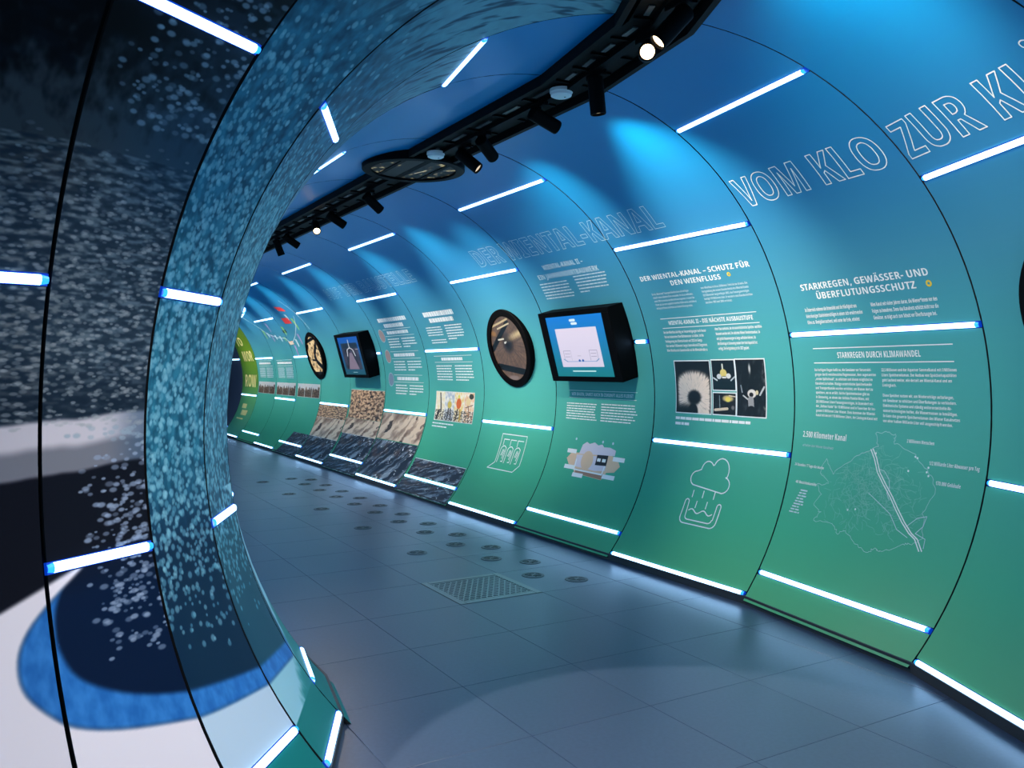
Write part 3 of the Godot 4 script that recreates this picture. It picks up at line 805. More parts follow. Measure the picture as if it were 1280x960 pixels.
func text_block(ring: int, section: int, lines: Array, xl: float, xr: float, t_top: float, t_bot: float, m := "print_white"):
	# running text, each line at its own length
	var mb := MB.new()
	var pitch := (t_top - t_bot) / maxf(1.0, lines.size() - 0.4)
	var longest := 1.0
	for l in lines: longest = maxf(longest, font_plain.get_string_size(l, 0, -1, 32).x)
	for i in lines.size():
		if lines[i] == "": continue
		var w := font_plain.get_string_size(lines[i], 0, -1, 32).x / longest
		add_line(mb, lines[i], font_bold, xl, lerpf(xl, xr, w), t_top - pitch * (i + 0.6), pitch * 0.58, 16, 16.0)
	obj("small_lettering", mb, M[m], panels["%d/%d" % [ring, section]])

func word_rows(ring: int, section: int, xl: float, xr: float, t_top: float, t_bot: float, rows: int, sd: int, last := 1.0, m := "print_white", weight := 0.4):
	# running text too small to read: rows of word-long marks
	var rng := RandomNumberGenerator.new(); rng.seed = sd
	var mb := MB.new()
	var pitch := (t_top - t_bot) / rows
	for i in rows:
		var t := t_top - pitch * (i + 0.5)
		var end := xr if i < rows - 1 else lerpf(xl, xr, last)
		end = lerpf(end, xl, rng.randf() * 0.08)
		var x := xl
		var sign_ := signf(xr - xl)
		while (end - x) * sign_ > 0.01:
			var w := rng.randf_range(0.012, 0.055) * sign_
			if (end - (x + w)) * sign_ < 0.0: w = end - x
			var n := inward(x, t); var hh := pitch * weight * 0.5
			mb.quad(gp(x, t - hh, 0.0018), gp(x + w, t - hh, 0.0018), gp(x + w, t + hh, 0.0018), gp(x, t + hh, 0.0018), n, n, n, n)
			x += w + 0.0045 * sign_
	obj("small_lettering", mb, M[m], panels["%d/%d" % [ring, section]])

func rule(ring: int, section: int, xl: float, xr: float, t: float, wid := 0.005):
	var mb := MB.new(); ribbon(mb, [[xl, t], [xr, t]], wid)
	obj("printed_rule", mb, M["print_white"], panels["%d/%d" % [ring, section]])

func lines_print(ring: int, section: int, called: String, paths: Array, wid: float, m := "print_white"):
	var mb := MB.new()
	for p in paths: ribbon(mb, p, wid)
	obj(called, mb, M[m], panels["%d/%d" % [ring, section]])

func shape_print(ring: int, section: int, called: String, pts: Array, m: String, off := 0.0016):
	# a flat printed shape, given by its outline on the wall
	var poly := PackedVector2Array()
	for p in pts: poly.append(Vector2(p[0] * 1.4, deg_to_rad(p[1]) * R))
	var idx := Geometry2D.triangulate_polygon(poly)
	var mb := MB.new()
	var todo := []
	for i in range(0, idx.size(), 3): todo.append([poly[idx[i]], poly[idx[i + 1]], poly[idx[i + 2]]])
	while todo.size() > 0:
		var tr: Array = todo.pop_back()
		var far := 0
		for j in 3:
			if tr[j].distance_to(tr[(j + 1) % 3]) > tr[far].distance_to(tr[(far + 1) % 3]): far = j
		if tr[far].distance_to(tr[(far + 1) % 3]) > 0.05:      # split the longest side, so that the shape bends with the wall
			var mid: Vector2 = (tr[far] + tr[(far + 1) % 3]) * 0.5
			todo.append([tr[far], mid, tr[(far + 2) % 3]]); todo.append([mid, tr[(far + 1) % 3], tr[(far + 2) % 3]])
			continue
		var q := []
		for p in tr: q.append(gp(p.x / 1.4, rad_to_deg(p.y / R), off))
		var n := inward(tr[0].x / 1.4, rad_to_deg(tr[0].y / R))
		mb.tri(q[0], q[1], q[2], n, n, n)
	obj(called, mb, M[m], panels["%d/%d" % [ring, section]])

func disc_print(ring: int, section: int, called: String, x: float, t: float, r: float, m: String, off := 0.0018, ring_in := 0.0):
	var pts := []
	for i in 28: pts.append([x + cos(TAU * i / 28) * r / 1.4036, t + rad_to_deg(sin(TAU * i / 28) * r / R)])
	if ring_in <= 0.0: shape_print(ring, section, called, pts, m, off)
	else: 
		pts.append(pts[0]); lines_print(ring, section, called, [pts], ring_in, m)

func picture(ring: int, section: int, called: String, xl: float, xr: float, t_top: float, t_bot: float, m: String, slant := 0.0, off := 0.0025, border := 0.0):
	# a picture printed on the wall sheet; slant leans its left edge
	if border > 0.0:
		var bx := border / 1.4; var bt := rad_to_deg(border / R)
		picture(ring, section, "picture_border", xl + bx, xr - bx, t_top + bt, t_bot - bt, "print_white", 0.0, 0.0012)
	var mb := MB.new()
	var nt := maxi(1, int(ceil((t_top - t_bot) / 1.6)))
	for j in nt:
		var v0 := float(j) / nt; var v1 := float(j + 1) / nt
		var ta := lerpf(t_top, t_bot, v0); var tb := lerpf(t_top, t_bot, v1)
		var xa := xl + slant * v0; var xb := xl + slant * v1
		var n := inward((xl + xr) * 0.5, ta)
		mb.quad(gp(xa, ta, off), gp(xr, ta, off), gp(xr, tb, off), gp(xb, tb, off), n, n, n, n, Vector2(0, v0), Vector2(1, v0), Vector2(1, v1), Vector2(0, v1))
	obj(called, mb, M[m], panels["%d/%d" % [ring, section]])

func arc_pts(cx: float, ct: float, rx: float, rt: float, a0: float, a1: float, n := 14) -> Array:
	# screen-wise arc: angle 0 points to the reader's right
	var o := []
	for i in n + 1:
		var a := deg_to_rad(lerpf(a0, a1, float(i) / n))
		o.append([cx - cos(a) * rx, ct + sin(a) * rt])
	return o

func build_print():
	# titles in outlined capitals
	outline_title(4, 2, "VOM KLO", 3.962, 3.07, 43.5, 6.5)
	outline_title(3, 3, "ZUR", 2.966, 2.51, 43.6, 6.5)
	outline_title(3, 3, "KL\u00c4", 2.424, 2.02, 43.5, 6.5)
	outline_title(2, 2, "RANLAGE", 1.96, 1.06, 43.5, 6.5)
	outline_title(6, 2, "DER WIENTAL-KANAL", 6.41, 4.51, 43.3, 6.3, "print_soft_white", 0.0036)
	outline_title(9, 2, "AUF DER BAUSTELLE", 9.62, 7.48, 43.4, 5.8, "print_soft_white", 0.004)
	# ring 4: heavy rain
	text_line(4, 2, "STARKREGEN, GEW\u00c4SSER- UND", 3.849, 3.162, 23.9, 1.3)
	text_line(4, 2, "\u00dcBERFLUTUNGSSCHUTZ", 3.765, 3.234, 21.9, 1.3)
	disc_print(4, 2, "sound_point", 3.174, 22.5, 0.013, "print_yellow", 0.0018, 0.010)
	text_block(4, 2, ["In \u00d6sterreich nehmen die Intensit\u00e4t und die H\u00e4ufigkeit von", "kleinr\u00e4umigen Starkniederschl\u00e4gen in einem sich erw\u00e4rmenden", "Klima zu. Wenig\u00fcberraschend, weil unter der Erde, arbeitet"], 3.86, 3.53, 20.3, 17.0)
	text_block(4, 2, ["Wien Kanal seit vielen Jahren daran, die Wiener*innen vor den", "Folgen zu bewahren. Denn das Kanalnetz sch\u00fctzt nicht nur die", "Gew\u00e4sser, es tr\u00e4gt auch zum Schutz vor \u00dcberflutungen bei."], 3.478, 3.158, 20.2, 17.0)
	rule(4, 1, 3.855, 3.135, 12.0, 0.006); rule(4, 1, 3.858, 3.139, 9.1, 0.006)
	text_line(4, 1, "STARKREGEN DURCH KLIMAWANDEL", 3.714, 3.282, 10.0, 1.15)
	text_block(4, 1, ["Bei heftigem Regen hei\u00dft es, die Gew\u00e4sser vor Verunreini-", "gungen durch verschmutztes Regenwasser, dem sogenannten", "\u201eersten Sp\u00fclschwall\u201c, zu sch\u00fctzen und diesen m\u00f6glichst im", "Kanalnetz zu halten. Riesige unterirdische Speicherkan\u00e4le", "und Transportkan\u00e4le wurden errichtet, um Wasser dort zu", "speichern, wo es anf\u00e4llt. Solche Speicherbecken gibt es", "in Simmering, an einem der tiefsten Punkte Wiens, mit", "28,5 Millionen Litern Fassungsverm\u00f6gen, in Inzersdorf mit", "der \u201eGelben Haide\u201c f\u00fcr 10 Millionen und in Favoriten f\u00fcr ins-", "gesamt 5 Millionen Liter Wasser. Dazu kommen der Wiental-", "Kanal mit derzeit 110 Millionen Litern, der Liesingtal-Kanal mit"], 3.86, 3.51, 8.0, -1.6)
	text_block(4, 1, ["22,5 Millionen und der Asperner Sammelkanal mit 3 Millionen", "Litern Speichervolumen. Der Ausbau von Speicherkapazit\u00e4ten", "geht laufend weiter, wie derzeit am Wiental-Kanal und am", "Liesingbach.", "", "Diese Speicher nutzen wir, um Niederschl\u00e4ge aufzufangen,", "um Gew\u00e4sser zu sch\u00fctzen und \u00dcberflutungen zu verhindern.", "Elektronische Systeme und st\u00e4ndig weiterentwickelte Ab-", "wassertechnologien helfen, die Wassermassen zu bew\u00e4ltigen.", "So kann das gesamte Speichervolumen des Wiener Kanalnetzes", "von einer halben Milliarde Liter voll ausgesch\u00f6pft werden."], 3.481, 3.125, 8.0, -1.8)
	text_line(4, 1, "2.500 Kilometer Kanal", 3.936, 3.673, -6.0, 1.2)
	text_line(4, 1, "erhalten den Wiener Kanalnetz", 3.931, 3.742, -7.9, 0.5, "print_soft_white", font_plain)
	text_line(4, 1, "24 Stunden / 7 Tage die Woche", 3.967, 3.783, -12.0, 0.55)
	text_line(4, 1, "40 Bezirkskan\u00e4le", 3.942, 3.809, -15.5, 0.55)
	text_line(4, 1, "2 Millionen Menschen", 3.357, 3.231, -5.1, 0.6)
	text_line(4, 1, "1/2 Milliarde Liter Abwasser pro Tag", 3.244, 3.031, -8.5, 0.65)
	text_line(4, 1, "170.000 Geb\u00e4ude", 3.203, 3.096, -11.7, 0.65)
	for i in 9: word_rows(4, 1, 3.90 + 0.005 * i, 3.90 + 0.005 * i - 0.045 - 0.01 * (i % 3), -16.6 - 0.58 * i, -17.0 - 0.58 * i, 1, 50 + i, 1.0, "print_soft_white", 0.7)
	build_map()
	# ring 5: the river valley sewer
	text_line(5, 2, "DER WIENTAL-KANAL \u2013 SCHUTZ F\u00dcR", 4.904, 4.113, 30.6, 1.25)
	text_line(5, 2, "DEN WIENFLUSS", 4.683, 4.321, 28.6, 1.25)
	disc_print(5, 2, "sound_point", 4.262, 29.5, 0.011, "print_yellow", 0.0018, 0.009)
	text_block(5, 2, ["Der als \u201eWienwasserl\u201c besungene Wienfluss kann sich bei Regen", "schnell in einen rei\u00dfenden Strom verwandeln. Um das zu verhindern,", "wurde 1988 mit dem Bau des Wiental-Kanals begonnen. Er nimmt das", "Wasser auf, das sonst ungekl\u00e4rt in die Wien flie\u00dfen w\u00fcrde, und leitet es", "entlang des Flusses unterirdisch zur ebswien Kl\u00e4ranlage weiter."], 4.862, 4.542, 27.2, 23.0, "print_soft_white")
	text_block(5, 2, ["vom Wienfluss in bis zu 30 Metern Tiefe bis zur Urania. Die", "Fertigstellung des ersten Bauabschnitts des Wiental-Kanals", "(3,5 Kilometer lang) erfolgte 2003, das Fassungsverm\u00f6gen", "betr\u00e4gt 110 Millionen Liter. Er wurde in zwei Bauabschnitten", "zwischen 1997 und 2006 errichtet."], 4.481, 4.158, 27.4, 23.3, "print_soft_white")
	rule(5, 2, 4.857, 4.166, 20.5); rule(5, 2, 4.857, 4.16, 18.1)
	text_line(5, 2, "WIENTAL-KANAL II \u2013 DIE N\u00c4CHSTE AUSBAUSTUFE", 4.802, 4.195, 18.85, 1.0)
	text_block(5, 1, ["Um den Wienfluss k\u00fcnftig vor Verunreinigungen noch besser", "frei von belastetem Oberfl\u00e4chenwasser zu halten, ist die", "Verl\u00e4ngerung des Wiental-Kanals seit 2023 im Gange.", "Hier werden 9 Kilometer langes Sammelkanal-II begonnen.", "Wien Wienfluss bis Gassenkan\u00e4le auf die Wientalstra\u00dfe zu"], 4.86, 4.53, 17.4, 12.2)
	text_block(5, 1, ["einen Stauraumkanal, der ein wassertechnisches Speicher- und Ablei-", "tbauwerk werden wird. Im n\u00e4chsten Wiener Kanalnetzausbau. So", "wird gro\u00dfe Wassermengen so lange aufhalten k\u00f6nnen, bis", "die Kl\u00e4ranlage in Simmering wieder ihre freie Kapazit\u00e4t hat.", "verf\u00fcgt. Die Fertigstellung ist f\u00fcr 2027 geplant."], 4.465, 4.15, 17.6, 12.3)
	picture(5, 1, "photo_print", 4.814, 4.548, 9.75, -2.6, "photo_tube", 0.0, 0.0025, 0.008)
	picture(5, 1, "photo_print", 4.530, 4.372, 9.9, 3.1, "photo_machine", 0.0, 0.0025, 0.008)
	picture(5, 1, "photo_print", 4.530, 4.372, 2.3, -2.55, "photo_workings", 0.0, 0.0025, 0.008)
	picture(5, 1, "photo_print", 4.361, 4.173, 10.0, -2.6, "photo_lamp", 0.0, 0.0025, 0.008)
	word_rows(5, 1, 4.816, 4.224, -3.4, -4.7, 1, 21, 1.0, "print_white", 0.5); word_rows(5, 1, 4.816, 4.70, -4.7, -6.0, 1, 22, 1.0, "print_white", 0.5)
	# rain cloud over a gutter
	var cl := []
	cl += arc_pts(4.572, -18.3, 0.040, 1.75, 250, 95, 10)
	cl += arc_pts(4.515, -16.3, 0.040, 2.3, 175, 40, 10)
	cl += arc_pts(4.432, -15.9, 0.050, 2.9, 155, -30, 12)
	cl += arc_pts(4.405, -19.0, 0.043, 1.9, 75, -80, 10)
	cl.append(cl[0])
	var paths := [cl]
	for p in [[4.57, -21.2], [4.505, -21.0], [4.435, -20.9]]: paths.append([[p[0], p[1]], [p[0], p[1] - 1.6]])
	for p in [[4.53, -23.6], [4.465, -23.4]]: paths.append([[p[0], p[1]], [p[0], p[1] - 1.6]])
	paths.append([[4.605, -24.0], [4.605, -28.0]] + arc_pts(4.575, -27.7, 0.03, 1.5, 180, 270, 5) + arc_pts(4.405, -27.7, 0.03, 1.5, 270, 360, 5) + [[4.375, -24.0]] + arc_pts(4.3875, -24.0, 0.0125, 0.6, 0, 180, 5) + [[4.40, -27.2]] + arc_pts(4.425, -27.4, 0.02, 0.8, 0, -90, 4) + arc_pts(4.555, -27.4, 0.02, 0.8, 270, 180, 4) + [[4.58, -24.0]] + arc_pts(4.5925, -24.0, 0.0125, 0.6, 0, 180, 5))
	var wave := []
	for i in 17: wave.append([4.565 - 0.15 * i / 16.0, -26.0 + 0.45 * sin(i * TAU / 8.0)])
	paths.append(wave)
	var cloud_paths := []
	for p in paths:
		var q := []
		for a in p: q.append([4.487 + (a[0] - 4.487) * 1.12, a[1] + 0.4])
		cloud_paths.append(q)
	lines_print(5, 1, "rain_cloud_icon", cloud_paths, 0.0085)
	# ring 6: around the larger monitor
	text_line(6, 2, "WIENTAL-KANAL II \u2013", 5.73, 5.311, 38.2, 1.5, "print_soft_white")
	text_line(6, 2, "EIN JAHRHUNDERTBAUWERK", 5.839, 5.208, 35.4, 1.5, "print_soft_white")
	word_rows(6, 2, 5.866, 5.547, 34.4, 28.9, 6, 61, 1.0, "print_soft_white", 0.36)
	word_rows(6, 2, 5.482, 5.165, 35.2, 29.6, 6, 62, 0.3, "print_soft_white", 0.36)
	rule(6, 1, 5.844, 5.15, 1.7, 0.004); rule(6, 1, 5.844, 5.158, -0.35, 0.004)
	text_line(6, 1, "WIR BAUEN, DAMIT AUCH IN ZUKUNFT ALLES FLIESST", 5.817, 5.187, 0.25, 0.9)
	word_rows(6, 1, 5.87, 5.534, -1.7, -6.8, 7, 63); word_rows(6, 1, 5.497, 5.145, -1.5, -6.8, 7, 64, 0.9)
	# cut through the ground: body, tunnel, house row, captions
	shape_print(6, 1, "ground_drawing", [[5.74, -16.2], [5.34, -15.4], [5.26, -16.6], [5.23, -18.2], [5.27, -20.0], [5.34, -20.4], [5.37, -22.6], [5.66, -22.0], [5.68, -20.2], [5.74, -19.8], [5.78, -18.0]], "print_sand", 0.0014)
	shape_print(6, 1, "shaft_drawing", [[5.68, -16.6], [5.36, -16.2], [5.36, -20.0], [5.46, -20.4], [5.68, -20.0]], "print_lilac", 0.0018)
	disc_print(6, 1, "tunnel_drawing", 5.56, -17.9, 0.085, "print_sand", 0.0021)
	shape_print(6, 1, "house_row_drawing", [[5.66, -16.3], [5.30, -15.6], [5.30, -14.1], [5.36, -13.5], [5.42, -13.6], [5.44, -12.9], [5.48, -13.3], [5.52, -12.6], [5.57, -13.2], [5.60, -12.7], [5.64, -13.6]], "print_lilac", 0.0018)
	shape_print(6, 1, "pit_drawing", [[5.47, -15.9], [5.36, -15.7], [5.36, -18.6], [5.47, -18.8]], "print_black", 0.0024)
	shape_print(6, 1, "pump_drawing", [[5.46, -16.8], [5.425, -16.8], [5.425, -17.7], [5.46, -17.7]], "print_white", 0.0028); shape_print(6, 1, "pump_drawing", [[5.41, -16.8], [5.375, -16.8], [5.375, -17.7], [5.41, -17.7]], "print_white", 0.0028)
	shape_print(6, 1, "soil_drawing", [[5.65, -20.6], [5.37, -20.9], [5.37, -22.5], [5.65, -21.9]], "print_dark_sand", 0.0019)
	lines_print(6, 1, "channel_drawing", [[[5.67, -18.0], [5.67, -20.9], [5.38, -21.1], [5.37, -18.0]]], 0.014)
	for b in [[5.79, -15.2, 0.10], [5.31, -15.8, 0.11], [5.78, -19.8, 0.11], [5.67, -21.8, 0.11], [5.37, -20.9, 0.12]]:
		shape_print(6, 1, "caption_box", [[b[0], b[1]], [b[0] - b[2], b[1]], [b[0] - b[2], b[1] - 1.2], [b[0], b[1] - 1.2]], "print_white", 0.003)
	for b in [[5.72, -12.2], [5.44, -12.2], [5.34, -12.3]]: disc_print(6, 1, "cloud_drawing", b[0], b[1], 0.012, "print_soft_white")
	# ring 7: hands at an outlet
	var ic := [[[6.645, -13.5], [6.305, -13.5], [6.305, -23.0], [6.366, -25.4], [6.726, -25.4], [6.648, -23.2], [6.645, -13.5]]]
	for i in 3:
		var x := 6.605 - 0.097 * i
		ic.append([[x, -17.2], [x, -15.2], [x - 0.075, -15.2]])
		ic.append([[x + 0.02, -23.0], [x + 0.018, -19.4]] + arc_pts(x - 0.025, -18.9, 0.042, 1.5, 170, 80, 6) + [[x - 0.055, -18.0], [x - 0.052, -22.6], [x - 0.03, -22.6]])
		ic.append([[x - 0.005, -20.6], [x - 0.018, -18.6]]); ic.append([[x - 0.02, -20.6], [x - 0.032, -18.6]]); ic.append([[x - 0.034, -21.6], [x - 0.042, -19.0]])
	lines_print(7, 1, "outlet_icon", ic, 0.009)
	# ring 8
	word_rows(8, 2, 7.768, 7.21, 30.6, 28.2, 1, 71, 1.0, "print_white", 0.8); word_rows(8, 2, 7.70, 7.24, 27.9, 25.8, 1, 72, 1.0, "print_white", 0.8)
	word_rows(8, 2, 7.83, 7.52, 24.6, 20.6, 4, 73); word_rows(8, 2, 7.47, 7.16, 24.9, 18.8, 6, 74, 0.5); word_rows(8, 2, 7.80, 7.50, 19.6, 17.6, 2, 75)
	rule(8, 1, 7.835, 7.15, 12.9); rule(8, 1, 7.835, 7.15, 10.5); word_rows(8, 1, 7.70, 7.30, 12.4, 11.0, 1, 76, 1.0, "print_white", 0.8)
	word_rows(8, 1, 7.82, 7.52, 9.6, 3.4, 6, 77); word_rows(8, 1, 7.47, 7.15, 9.6, 3.4, 6, 78, 0.7)
	picture(8, 1, "photo_print", 7.845, 7.155, -0.7, -11.5, "photo_workers", 0.0, 0.0025, 0.006)
	word_rows(8, 1, 7.86, 7.45, -12.2, -13.4, 1, 79); word_rows(8, 1, 7.86, 7.56, -13.4, -14.6, 1, 80)
	picture(8, 1, "rock_print", 7.96, 7.02, -27.6, -34.4, "photo_dark_rock"); picture(8, 0, "rock_print", 7.99, 7.02, -36.0, -41.9, "photo_dark_rock")
	rule(8, 1, 7.96, 7.02, -27.5, 0.006)
	# ring 9
	word_rows(9, 2, 8.79, 8.12, 30.6, 28.4, 1, 81, 1.0, "print_white", 0.8); word_rows(9, 2, 8.70, 8.25, 27.9, 25.8, 1, 82, 1.0, "print_white", 0.8)
	var y9 := [[24.0, 22.6, "print_grey_disc"], [14.2, 13.4, "print_grey_disc"], [4.2, 3.4, "print_slate_disc"]]
	for i in 3:
		var yy: float = y9[i][0]
		disc_print(9, 1 if i == 2 else 2 if i < 1 else 1, "round_icon", 8.85, y9[i][1], 0.085, y9[i][2], 0.0022)
		disc_print(9, 1 if i == 2 else 2 if i < 1 else 1, "icon_rim", 8.85, y9[i][1], 0.088, "print_soft_white", 0.0024, 0.006)
		rule(9, 1, 8.77, 8.13, yy + 1.2); rule(9, 1, 8.77, 8.11, yy - 1.8); word_rows(9, 1, 8.70, 8.20, yy + 0.6, yy - 1.2, 1, 83 + i, 1.0, "print_white", 0.75)
		word_rows(9, 1, 8.74, 8.46, yy - 2.6, yy - 7.2, 4, 86 + i); word_rows(9, 1, 8.42, 8.11, yy - 2.6, yy - 7.2, 4, 89 + i, 0.5)
	picture(9, 1, "rock_print", 8.99, 8.01, -11.0, -22.6, "photo_pale_rock")
	picture(9, 1, "rock_print", 8.99, 8.01, -22.9, -39.9, "photo_dark_rock")
	lines_print(9, 1, "roof_line", [[[8.36, -16.0], [8.16, -11.4], [8.02, -13.4]]], 0.01)
	# ring 10
	picture(10, 1, "rock_print", 9.96, 9.01, -2.0, -15.5, "photo_rubble")
	picture(10, 1, "rock_print", 9.99, 9.01, -15.6, -23.2, "photo_pale_rock")
	picture(10, 1, "rock_print", 9.96, 9.01, -23.3, -34.6, "photo_dark_rock"); picture(10, 0, "rock_print", 9.99, 9.01, -35.9, -41.9, "photo_dark_rock")
	rule(10, 1, 9.96, 9.01, -1.9, 0.005); rule(10, 1, 9.96, 9.01, -23.2, 0.006)
	# ring 11 and 12
	picture(11, 1, "rock_print", 10.99, 10.01, -10.8, -17.4, "photo_rubble"); picture(11, 1, "rock_print", 10.99, 10.01, -17.5, -27.9, "photo_pale_rock"); picture(11, 1, "rock_print", 10.99, 10.01, -28.0, -40.0, "photo_dark_rock")
	rule(11, 1, 10.99, 10.01, -17.4, 0.006); rule(11, 1, 10.99, 10.01, -27.9, 0.006)
	picture(12, 1, "rock_print", 11.62, 11.01, -28.0, -34.6, "photo_dark_rock", 0.1); picture(12, 0, "rock_print", 11.74, 11.01, -35.9, -41.9, "photo_dark_rock", 0.1)
	# rings 12 to 14: street photographs and two columns of text
	for r in [12, 13, 14]: picture(r, 1, "photo_print", r - 0.05, r - 0.95, -0.5, -7.7, "photo_streets", 0.0, 0.0025, 0.005)
	for r in [13, 14]:
		word_rows(r, 1, r - 0.16, r - 0.86, 12.6, 10.8, 1, r, 1.0, "print_white", 0.7); rule(r, 1, r - 0.14, r - 0.88, 13.4, 0.006); rule(r, 1, r - 0.14, r - 0.88, 9.9, 0.006)
		word_rows(r, 1, r - 0.14, r - 0.48, 9.0, 2.4, 8, r + 10, 1.0, "print_soft_white", 0.5); word_rows(r, 1, r - 0.53, r - 0.88, 9.0, 2.4, 8, r + 20, 1.0, "print_soft_white", 0.5)
	# bunting, flags and a rope
	lines_print(13, 2, "bunting_rope", [[[13.39, 44.7], [13.2, 40.0], [12.77, 30.5], [12.4, 27.5], [12.05, 26.5], [11.88, 22.7], [11.6, 27.0], [11.33, 33.1], [11.17, 38.9]], [[11.2, 50.0], [11.02, 40.0], [10.9, 30.0]]], 0.014, "print_soft_white")
	var pen := [[12.95, 33.5, 6.5, "print_leaf_green"], [12.8, 31.5, 3.5, "print_soft_white"], [12.66, 30.0, 5.0, "print_violet"], [12.5, 29.5, 3.5, "print_soft_white"], [12.3, 28.5, 4.0, "print_soft_white"], [12.12, 27.5, 3.0, "print_leaf_green"], [11.98, 34.0, 6.0, "print_leaf_green"], [11.82, 22.0, 8.0, "print_violet"], [11.68, 25.5, 5.0, "print_soft_white"], [11.5, 28.5, 7.0, "print_violet"], [11.36, 38.0, 8.0, "print_leaf_green"], [11.5, 41.0, 4.0, "print_soft_white"], [12.6, 38.0, 7.0, "print_violet"]]
	for p in pen:
		var rg := int(floor(p[0])) + 1
		shape_print(rg, 2, "pennant", [[p[0], p[1]], [p[0] - 0.07, p[1] - 0.4], [p[0] - 0.085, p[1] - p[2] * 0.85], [p[0] - 0.05, p[1] - p[2]]], p[3])
	shape_print(12, 2, "red_flag", [[11.62, 47.0], [11.36, 45.5], [11.30, 42.6], [11.56, 43.6]], "print_red"); shape_print(12, 2, "red_flag", [[11.72, 39.0], [11.44, 38.6], [11.42, 34.8], [11.70, 35.2]], "print_red")
	shape_print(12, 2, "dark_boat", [[12.02, 31.5], [11.86, 31.8], [11.84, 30.0], [12.0, 29.6]], "print_black"); shape_print(12, 2, "sand_boat", [[12.0, 24.2], [11.8, 24.6], [11.78, 22.6], [11.96, 22.2]], "print_sand")
	# ring 15: the olive panel
	text_line(15, 2, "TO", 14.80, 14.42, 24.6, 6.4, "print_cream"); text_line(15, 2, "MOR", 14.72, 14.12, 13.4, 7.2, "print_cream"); text_line(15, 2, "ROW", 14.80, 14.10, -4.4, 8.6, "print_cream")
	word_rows(15, 1, 14.74, 14.44, -16.0, -20.0, 1, 151, 1.0, "print_cream", 0.8); word_rows(15, 1, 14.66, 14.30, -20.4, -25.0, 1, 152, 1.0, "print_cream", 0.8); word_rows(15, 1, 14.80, 14.36, -26.4, -28.0, 1, 153, 1.0, "print_cream", 0.6)

func build_map():
	# city outline, waterways and a printed tone of streets
	var rng := RandomNumberGenerator.new(); rng.seed = 77
	var outline := [[3.53, -7.0], [3.60, -8.6], [3.70, -11.5], [3.72, -12.6], [3.78, -9.6], [3.80, -12.8], [3.74, -14.4], [3.80, -15.2], [3.77, -17.0], [3.80, -19.0], [3.75, -20.4], [3.78, -22.2], [3.66, -22.0], [3.62, -23.6], [3.58, -22.6], [3.52, -24.4], [3.44, -25.6], [3.40, -24.6], [3.36, -24.8], [3.28, -22.6], [3.24, -22.2], [3.20, -20.8], [3.23, -17.0], [3.20, -13.0], [3.22, -10.6], [3.28, -8.4], [3.33, -6.6], [3.42, -5.4], [3.41, -4.0], [3.46, -3.5], [3.51, -4.0], [3.50, -6.4], [3.53, -7.0]]
	var rough := []
	for i in outline.size() - 1:
		for j in 6:
			var k := j / 6.0
			rough.append([lerpf(outline[i][0], outline[i + 1][0], k) + rng.randf_range(-0.006, 0.006), lerpf(outline[i][1], outline[i + 1][1], k) + rng.randf_range(-0.22, 0.22)])
	rough.append(rough[0])
	lines_print(4, 1, "city_outline", [rough], 0.0022, "print_soft_white")
	var streets := []
	var poly := PackedVector2Array()
	for p in outline: poly.append(Vector2(p[0], p[1]))
	for i in 420:
		var x := 3.5 + rng.randfn(0.0, 0.11); var t := -14.5 + rng.randfn(0.0, 4.0)
		if not Geometry2D.is_point_in_polygon(Vector2(x, t), poly): continue
		var path := [[x, t]]
		var a := rng.randf() * TAU
		for j in rng.randi_range(2, 4):
			a += rng.randf_range(-0.7, 0.7); x += cos(a) * 0.014; t += sin(a) * 0.55
			if not Geometry2D.is_point_in_polygon(Vector2(x, t), poly): break
			path.append([x, t])
		if path.size() > 1: streets.append(path)
	lines_print(4, 1, "street_lines", streets, 0.0022, "print_map_tone")
	var river := [[3.533, -7.0], [3.51, -8.6], [3.485, -11.0], [3.445, -13.0], [3.40, -15.0], [3.36, -17.0], [3.315, -19.0], [3.27, -20.6], [3.235, -21.4], [3.20, -23.2]]
	var r2 := []
	for p in river: r2.append([p[0] - 0.012, p[1] + 0.1])
	lines_print(4, 1, "river_lines", [river, r2], 0.0065, "print_white")
	lines_print(4, 1, "canal_lines", [[[3.48, -10.4], [3.45, -10.6], [3.42, -12.0], [3.41, -13.6], [3.42, -14.4], [3.40, -15.6]], [[3.29, -19.6], [3.25, -17.8], [3.21, -17.2], [3.215, -19.0], [3.24, -20.4], [3.19, -21.0], [3.185, -22.6]], [[3.51, -15.0], [3.44, -16.6], [3.38, -18.0], [3.33, -20.4], [3.27, -21.4]]], 0.004, "print_soft_white")
	for p in [[3.30, -7.6], [3.31, -7.4], [3.245, -9.0], [3.25, -9.8], [3.24, -10.4], [3.335, -10.0], [3.56, -18.4], [3.60, -18.8], [3.505, -7.6]]: disc_print(4, 1, "site_dot", p[0], p[1], 0.006, "print_white")

# ---------------------------------------------------------------- monitors, portholes, track, detectors
func wall_frame(x: float, t: float, off: float) -> Transform3D:
	# z points into the tunnel, y up along the wall, x to the reader's right
	var z := inward(x, t); var xd := (gp(x - 0.05, t) - gp(x + 0.05, t)).normalized()
	return Transform3D(Basis(xd, z.cross(xd).normalized(), z), gp(x, t, off))

